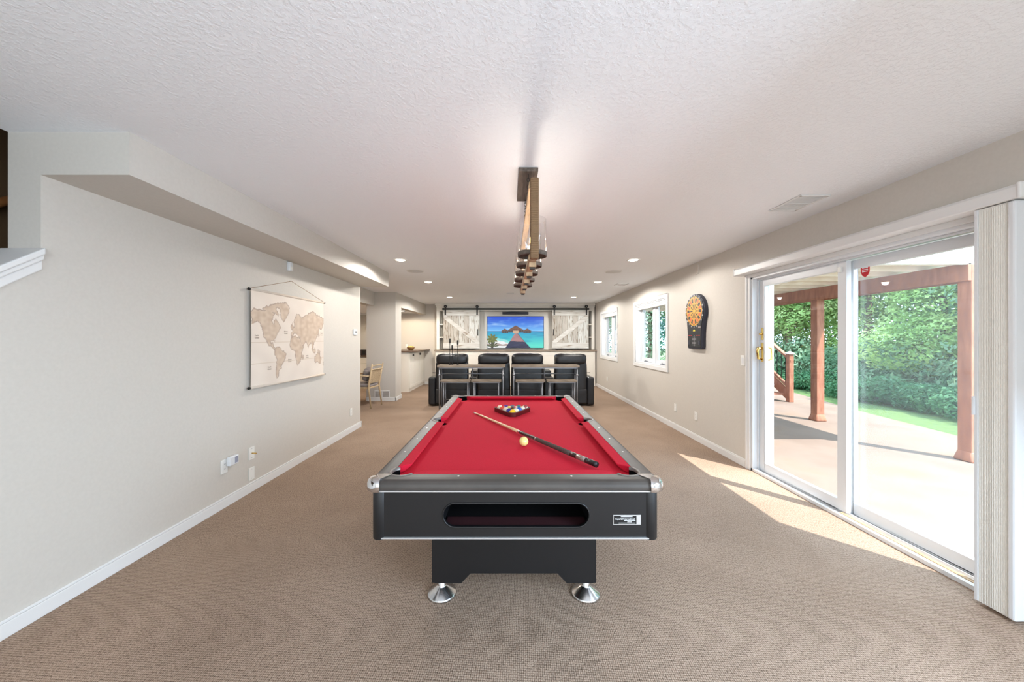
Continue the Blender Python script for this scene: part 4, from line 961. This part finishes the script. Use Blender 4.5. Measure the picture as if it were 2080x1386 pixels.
def pillow(loc, rz, label):
    o = MB().puff((0, 0, 0), (.06, .18, .145), .55, .5, 14).build('throw_pillow', M['cushion']); o.location = loc; o.rotation_euler = (0, radians(14), rz); tag(o, label, 'pillow')
pillow((-2.94, 7.38, .675), radians(-6), 'grey striped pillow leaning on the back of the armchair by the column')
dt = thing('dining_table', 'wooden pedestal dining table mostly hidden behind the left wall', 'table', (-3.95, 7.6, 0))
MB().lathe([(0, .70), (.62, .70), (.64, .715), (.64, .735), (.62, .745), (0, .745)], 40).build('tabletop', M['orange_wood'], dt)
MB().lathe([(0, .70), (.09, .70), (.07, .5), (.11, .3), (.12, .2), (0, .2)], 24).build('pedestal', M['orange_wood'], dt)
MB().box(-.45, .45, -.06, .06, 0, .2).box(-.06, .06, -.45, .45, 0, .2).build('base', M['orange_wood'], dt, .02)
dup(ch, (-4.1, 8.86, 0), radians(75), 'pale wooden armchair at the far side of the pedestal dining table')

# ================================================================ RECLINERS
def recliner(xc, label, arm=0):
    t = thing('leather_recliner', label, 'recliner', (xc, 7.35, 0), 0, 'black leather theatre recliners')
    def wz_(x, y, z): return (x * (1 + .06 * (z < 0)), y, z)
    MB().puff((0, .13, .62), (.346, .10, .36), .25, .3, 18, None, lambda x, y, z: (x * (1 - .05 * z), y + .02 * z, z)).build('backrest', M['leather'], t)
    MB().puff((0, .15, .985), (.335, .16, .12), .5, .42, 18, None, lambda x, y, z: (x, y, z + .012 * nz(x * 9, y * 9))).build('headrest', M['leather'], t)
    MB().box(-.348, .348, .02, .80, .05, .36).build('base', M['leather'], t, .03, 3)
    MB().puff((0, .50, .42), (.29, .34, .10), .35, .35, 14).build('seat', M['leather'], t)
    MB().box(-.30, .30, .80, .84, .10, .40).build('footrest', M['leather'], t, .015)
    if arm:
        MB().box(arm * .41 - .075, arm * .41 + .075, 0, .82, .03, .61).build('armrest', M['leather'], t, .035, 3)
        MB().tube([(arm * .34, .06, .70), (arm * .40, .04, .705)], .006, 8).build('recline_lever', M['iron'], t)
    return t
recliner(-1.205, 'black leather recliner at the left end of the row', -1)
recliner(-.322, 'black leather recliner second from left, beside the left wedge console')
recliner(.388, 'black leather recliner third from left, beside the right wedge console')
recliner(1.30, 'black leather recliner at the right end of the row', 1)
for xc, hw, lb in ((-.765, .082, 'left'), (.845, .10, 'right')):
    t = thing('wedge_console', 'black wedge console with a grey top between the two %s recliners' % lb, 'console', (xc, 7.35, 0), 0, 'wedge consoles between recliners')
    MB().prism([(-hw, .05), (hw, .05), (hw + .06 * 0, .80), (-hw, .80)], .03, .58).build('body', M['leather'], t, .02, 3)
    MB().prism([(-hw + .01, .04), (hw - .01, .04), (hw - .01, .78), (-hw + .01, .78)], .58, .60).build('top', mat('grey_console_top', (92, 88, 86), .4), t, .004)
    MB().box(-.07, .07, .3, .7, .60, .72).build('raised_lid', mat('grey_console_lid', (78, 74, 72), .45), t, .01)

# ================================================================ CONSOLE TABLES AND STOOLS
def ctable(x0, x1, label):
    xc = (x0 + x1) / 2; hw = (x1 - x0) / 2; y0 = 7.03
    t = thing('bar_height_table', label, 'console table', (xc, y0, 0), 0, 'pipe-legged console tables')
    B(-hw, hw, 0, .30, .840, .885).build('tabletop', M['oak'], t, .004)
    B(-hw + .03, hw - .03, .03, .27, .82, .84).build('apron_frame', M['pipe'], t)
    for x in (-hw + .045, hw - .045):
        for y in (.03, .27):
            MB().tube([(x, y, 0), (x, y, .83)], .014, 12).sphere((x, y, .69), .026, 8).build('leg', M['pipe'], t)
        MB().tube([(x, .03, .69), (x, .27, .69)], .010, 10).build('side_rail', M['pipe'], t)
    MB().tube([(-hw + .045, .27, .69), (hw - .045, .27, .69)], .011, 10).build('stretcher', M['pipe'], t)
    MB().tube([(0, .27, .56), (0, .27, .83)], .011, 10).sphere((0, .27, .69), .02, 8).build('centre_support', M['pipe'], t)
    return t
ctable(-1.44, -.075, 'wood-topped pipe-leg console table behind the two left recliners')
ctable(.05, 1.41, 'wood-topped pipe-leg console table behind the two right recliners')
def stool(x0, x1, label):
    xc = (x0 + x1) / 2; hw = (x1 - x0) / 2
    t = thing('backless_stool', label, 'stool', (xc, 6.90, 0), 0, 'wood-topped stools under the console tables')
    B(-hw, hw, 0, .28, .560, .60).build('seat', M['oak'], t, .004)
    B(-hw + .03, hw - .03, .02, .26, .545, .56).build('seat_frame', M['pipe'], t)
    for x in (-hw + .055, hw - .055):
        for y in (.035, .245): MB().tube([(x, y, 0), (x, y, .555)], .013, 10).build('leg', M['pipe'], t)
        MB().tube([(x, .035, .2), (x, .245, .2)], .009, 8).build('side_rail', M['pipe'], t)
    MB().tube([(-hw + .055, .14, .2), (hw - .055, .14, .2)], .009, 8).build('footrest', M['pipe'], t)
stool(-1.345, -.76, 'wood-topped stool under the left console table, the left one of its pair')
stool(-.745, -.155, 'wood-topped stool under the left console table, the right one of its pair')
stool(.13, .71, 'wood-topped stool under the right console table, the left one of its pair')
stool(.75, 1.34, 'wood-topped stool under the right console table, the right one of its pair')
def candle(x, y, h, label):
    t = thing('candlestick', label, 'candlestick', (x, y, .886), 0, 'black candlesticks on the left console table')
    MB().lathe([(0, 0), (.023, 0), (.023, .006), (.010, .012), (.006, .03), (.006, h - .11), (.009, h - .10), (.009, h - .095), (0, h - .095)], 20).build('stem', M['iron'], t)
    MB().lathe([(0, h - .095), (.015, h - .09), (.017, h - .07), (.017, h - .01), (.013, h), (0, h)], 20).build('candle_cup', M['iron'], t)
candle(-1.205, 7.17, .535, 'tallest of the three slim black candlesticks on the left console table')
candle(-1.155, 7.15, .40, 'shortest of the three slim black candlesticks on the left console table')
candle(-1.045, 7.17, .50, 'middle-height slim black candlestick standing apart to the right of the other two')

# ================================================================ OUTSIDE
GZ = -.12
struct(MB().prism([(XR + WT, -6), (6.6, -6), (6.9, 3.5), (7.1, 5.6), (7.45, 7.5), (7.9, 9.2), (8.6, 12), (XR + WT, 14)], GZ - .1, GZ), 'patio', M['concrete'])
lw = B(2.8, 45, -14, 45, GZ - .2, GZ - .015).build('lawn', M['grass']); tag(lw, 'mown green lawn curving around the patio outside the door', 'lawn', None, 'stuff')
dk = thing('raised_deck', 'raised timber deck with red-brown posts and beam above the patio', 'deck', (5.7, 4.43, GZ)); org = (5.7, 4.43, GZ)
for x, y in ((5.80, 4.43), (5.80, 6.62), (5.80, 10.2)):
    R(MB().box(x - .07, x + .07, y - .07, y + .07, GZ, 2.34), 'post', M['redstain'], dk, org, .006)
    R(MB().cyl((x, y), .145, GZ, GZ + .13, 4, .105, Matrix.Translation((x, y, 0)) @ Matrix.Rotation(pi / 4, 4, 'Z') @ Matrix.Translation((-x, -y, 0))), 'post_base', M['redstain'], dk, org, .02)
R(B(5.69, 5.73, 4.36, 12.0, 2.14, 2.36), 'beam', M['redstain'], dk, org, .004)
R(B(5.87, 5.91, 4.36, 12.0, 2.14, 2.36), 'beam', M['redstain'], dk, org, .004)
y = 4.5; i = 0
while y < 12.2:
    R(B(XR + WT + .03, 6.15, y, y + .045, 2.36, 2.56), 'joist', M['joist'], dk, org, .003); y += .405
R(B(XR + WT + .03, 6.2, 4.36, 4.40, 2.34, 2.62), 'rim_joist', M['siding'], dk, org, .003)
m = MB(); y = 4.36
while y < 12.3:
    m.box(XR + WT + .03, 6.22, y, y + .135, 2.56, 2.59); y += .143
R(m, 'decking', M['joist'], dk, org)
# stair down from the deck
ds = thing('deck_staircase', 'red-brown timber stair with newel and black balusters coming down from the deck', 'staircase', (6.82, 8.55, GZ)); org = (6.82, 8.55, GZ)
sx_, sy_ = -.10, 1.0; nn = sqrt(sx_ ** 2 + 1); sx_, sy_ = sx_ / nn, sy_ / nn
def SP(t, z): return (6.82 + sx_ * t, 8.55 + sy_ * t, z)
R(B(6.765, 6.875, 8.495, 8.605, GZ, 1.04), 'newel_post', M['redstain'], ds, org, .006)
R(MB().box(6.745, 6.895, 8.475, 8.625, 1.04, 1.06).add([(6.75, 8.48, 1.06), (6.89, 8.48, 1.06), (6.89, 8.62, 1.06), (6.75, 8.62, 1.06), (6.82, 8.55, 1.12)], [(0, 1, 4), (1, 2, 4), (2, 3, 4), (3, 0, 4), (3, 2, 1, 0)]), 'newel_cap', mat('grey_cap', (188, 176, 172), .5), ds, org)
def sloped(z0, z1, w_, t0, t1, s=.72):
    nx, ny = -sy_ * w_, sx_ * w_; vs = []
    for t_, in ((t0,), (t1,)):
        for z in (z0, z1):
            for g_ in (-1, 1): p = SP(t_, z + s * t_); vs.append((p[0] + g_ * nx, p[1] + g_ * ny, p[2]))
    return MB().add(vs, [(0, 1, 3, 2), (4, 6, 7, 5), (0, 2, 6, 4), (1, 5, 7, 3), (0, 4, 5, 1), (2, 3, 7, 6)])
R(sloped(.90, .96, .045, -.06, 3.3), 'handrail', M['redstain'], ds, org, .004)
R(sloped(.20, .26, .03, 0, 3.3), 'bottom_rail', M['redstain'], ds, org, .003)
R(sloped(-.12, .14, .025, .0, 3.5), 'stringer', M['redstain'], ds, org, .003)
for i in range(1, 26):
    t_ = i * .12; p = SP(t_, .25 + .72 * t_); R(MB().tube([p, SP(t_, .91 + .72 * t_)], .008, 6), 'baluster', M['iron'], ds, org)
for i in range(12):
    t_ = .15 + i * .26; p = SP(t_, 0); z = -.12 + .19 * (i + 1)
    R(MB().box(p[0] - .50, p[0] - .03, p[1] - .02, p[1] + .28, z - .04, z), 'tread', M['redstain'], ds, org)

# vegetation
def leafmat(name, stops, nscale=1.2):
    m = bpy.data.materials.new(name); m.use_nodes = True; nt = m.node_tree; b = BS(m)
    v = coords(m); n1 = N(m, 'ShaderNodeTexNoise'); n1.inputs['Scale'].default_value = nscale; n1.inputs['Detail'].default_value = 6; L(m, v, n1.inputs['Vector'])
    c = ramp(m, n1.outputs['Fac'], stops)
    L(m, c, b.inputs['Base Color']); b.inputs['Roughness'].default_value = .6
    tl = N(m, 'ShaderNodeBsdfTranslucent'); L(m, c, tl.inputs[0]); mx = N(m, 'ShaderNodeMixShader'); mx.inputs[0].default_value = .5
    L(m, b.outputs[0], mx.inputs[1]); L(m, tl.outputs[0], mx.inputs[2]); out_ = [n_ for n_ in nt.nodes if n_.type == 'OUTPUT_MATERIAL'][0]; L(m, mx.outputs[0], out_.inputs[0]); return m
LMt = [leafmat('bright_leaf', [(.3, (104, 140, 74)), (.5, (150, 182, 104)), (.7, (194, 210, 146))]), leafmat('mid_leaf', [(.3, (84, 122, 88)), (.55, (124, 158, 120)), (.75, (168, 192, 156))]),
       leafmat('shrub_leaf', [(.3, (74, 126, 86)), (.6, (104, 154, 108)), (.8, (140, 180, 134))])]
def crown_mesh(name, blobs, nleaf, size, seed):
    rnd = random.Random(seed); vs = []; fs = []
    tot = sum(b[3] * b[3] for b in blobs)
    for (bx, by, bz, br, sq) in blobs:
        for _ in range(int(nleaf * br * br / tot)):
            u = rnd.uniform(-1, 1); a = rnd.uniform(0, 2 * pi); s = sqrt(1 - u * u); rr_ = br * (1 - .35 * rnd.random() ** 2) * (1 + .22 * nz(cos(a) * s * 2.5 + bx, sin(a) * s * 2.5, u * 2.5 + bz))
            c = Vector((bx + rr_ * s * cos(a), by + rr_ * s * sin(a), bz + rr_ * u * sq))
            nrm = Vector((s * cos(a) + rnd.uniform(-.8, .8), s * sin(a) + rnd.uniform(-.8, .8), u + rnd.uniform(-.3, 1.0))).normalized()
            t = nrm.cross(Vector((rnd.uniform(-1, 1), rnd.uniform(-1, 1), rnd.uniform(-1, 1)))).normalized(); bt = nrm.cross(t); k_ = size * rnd.uniform(.6, 1.3)
            b0 = len(vs); vs += [tuple(c - t * k_), tuple(c - bt * k_ * .45), tuple(c + t * k_), tuple(c + bt * k_ * .45)]; fs.append((b0, b0 + 1, b0 + 2, b0 + 3))
    me = bpy.data.meshes.new(name); me.from_pydata(vs, [], fs); return me
def tree(x, y, h, w_, mi, seed, label, variant):
    t = thing('leafy_tree', label, 'tree', (x, y, GZ - .02), random.uniform(0, 6), 'trees beyond the lawn')
    me, hh = variant; c = bpy.data.objects.new('foliage', me); COL.objects.link(c); c.parent = t; c.scale = (w_, w_, h / hh)
    if not me.materials: me.materials.append(LMt[mi])
    c.material_slots[0].link = 'OBJECT'; c.material_slots[0].material = LMt[mi]
    MB().tube([(0, 0, -.1), (.06, 0, h * .3), (-.05, .05, h * .75)], [.13, .10, .04], 8).build('trunk', M['bark'], t)
rb = random.Random(3); variants = []
for s_ in range(3):
    bl = []
    for i in range(16):
        a = rb.uniform(0, 6.28); rr_ = rb.uniform(.2, 1.7); z = rb.uniform(.7, 5.2); rr_ *= (1 - .1 * z)
        bl.append((rr_ * cos(a), rr_ * sin(a), z, rb.uniform(.7, 1.15), .85))
    variants.append((crown_mesh('tree_foliage', bl, 24000, .058, s_ + 10), 6.0))
spots = [(10.8, 6.2, 5.5, 1.0, 1, 'behind the shrubs at the near end of the row'), (12.6, 8.0, 7.5, 1.25, 1, 'tall and broad, seen through the right glass panel'), (10.6, 8.6, 4.4, .9, 0, 'low and pale, right of the middle deck post'),
         (11.4, 11.2, 6.6, 1.1, 0, 'bright green, just right of the middle post'), (9.9, 12.4, 5.2, 1.0, 0, 'bright green, left of the middle post'), (8.8, 14.6, 6.0, 1.1, 1, 'behind the deck staircase'),
         (12.8, 14.6, 8.0, 1.4, 0, 'tall and sunlit, far behind the middle post'), (15.2, 11.0, 9.0, 1.5, 1, 'tall, in the back row behind the pale tree'), (16.0, 6.8, 9.0, 1.5, 1, 'tall, in the back row toward the right post'),
         (7.0, 17.5, 7.5, 1.3, 1, 'far left, past the deck'), (10.6, 18.5, 9.0, 1.5, 0, 'far back, seen left of the middle post'), (12.0, 3.6, 7.0, 1.2, 1, 'near the right deck post'), (4.6, 18.6, 7.5, 1.3, 1, 'past the far end of the deck'), (14.5, 18.5, 9.5, 1.6, 1, 'tallest, in the far corner of the garden')]
for i, (x, y, h, w_, mi, lb) in enumerate(spots):
    tree(x, y, h, w_, mi, i, 'leafy green tree beyond the lawn, ' + lb, variants[i % 3])
sv = []
for s_ in range(2):
    bl = [(rb.uniform(-.45, .45), rb.uniform(-.45, .45), rb.uniform(.15, .42), rb.uniform(.25, .36), .9) for _ in range(9)]
    sv.append(crown_mesh('shrub_foliage', bl, 5200, .034, s_ + 40))
ORD = ['first', 'second', 'third', 'fourth', 'fifth', 'sixth', 'seventh', 'eighth', 'ninth', 'tenth', 'eleventh', 'twelfth', 'thirteenth']
ROW = [(8.9 + .04 * i + .1 * (i % 2), 4.4 + .72 * i) for i in range(13)]
for i, (x, y) in enumerate(ROW):
    t = thing('garden_shrub', 'low rounded shrub edging the lawn, %s from the near right end of the row' % ORD[i], 'shrub', (x, y, GZ - .02), i * 1.3, 'low shrubs edging the lawn')
    c = bpy.data.objects.new('foliage', sv[i % 2]); COL.objects.link(c); c.parent = t
    if not sv[i % 2].materials: sv[i % 2].materials.append(LMt[2])
    MB().tube([(0, 0, 0), (.03, 0, .3)], .02, 6).build('stem', M['bark'], t)
    c.scale = (1.1, 1.1, 1.0)
for i in range(11):
    x, y = 9.75 + .05 * i, 4.6 + .95 * i
    t = thing('garden_shrub', 'taller leafy shrub behind the low row, %s from the near right end' % ORD[i], 'shrub', (x, y, GZ - .02), i * 2.1, 'tall shrubs behind the low row')
    c = bpy.data.objects.new('foliage', sv[(i + 1) % 2]); COL.objects.link(c); c.parent = t; c.scale = (1.6, 1.6, 1.9 + .3 * (i % 3))
    c.material_slots[0].link = 'OBJECT'; c.material_slots[0].material = LMt[1]
    MB().tube([(0, 0, 0), (.03, 0, .6)], .03, 6).build('stem', M['bark'], t)
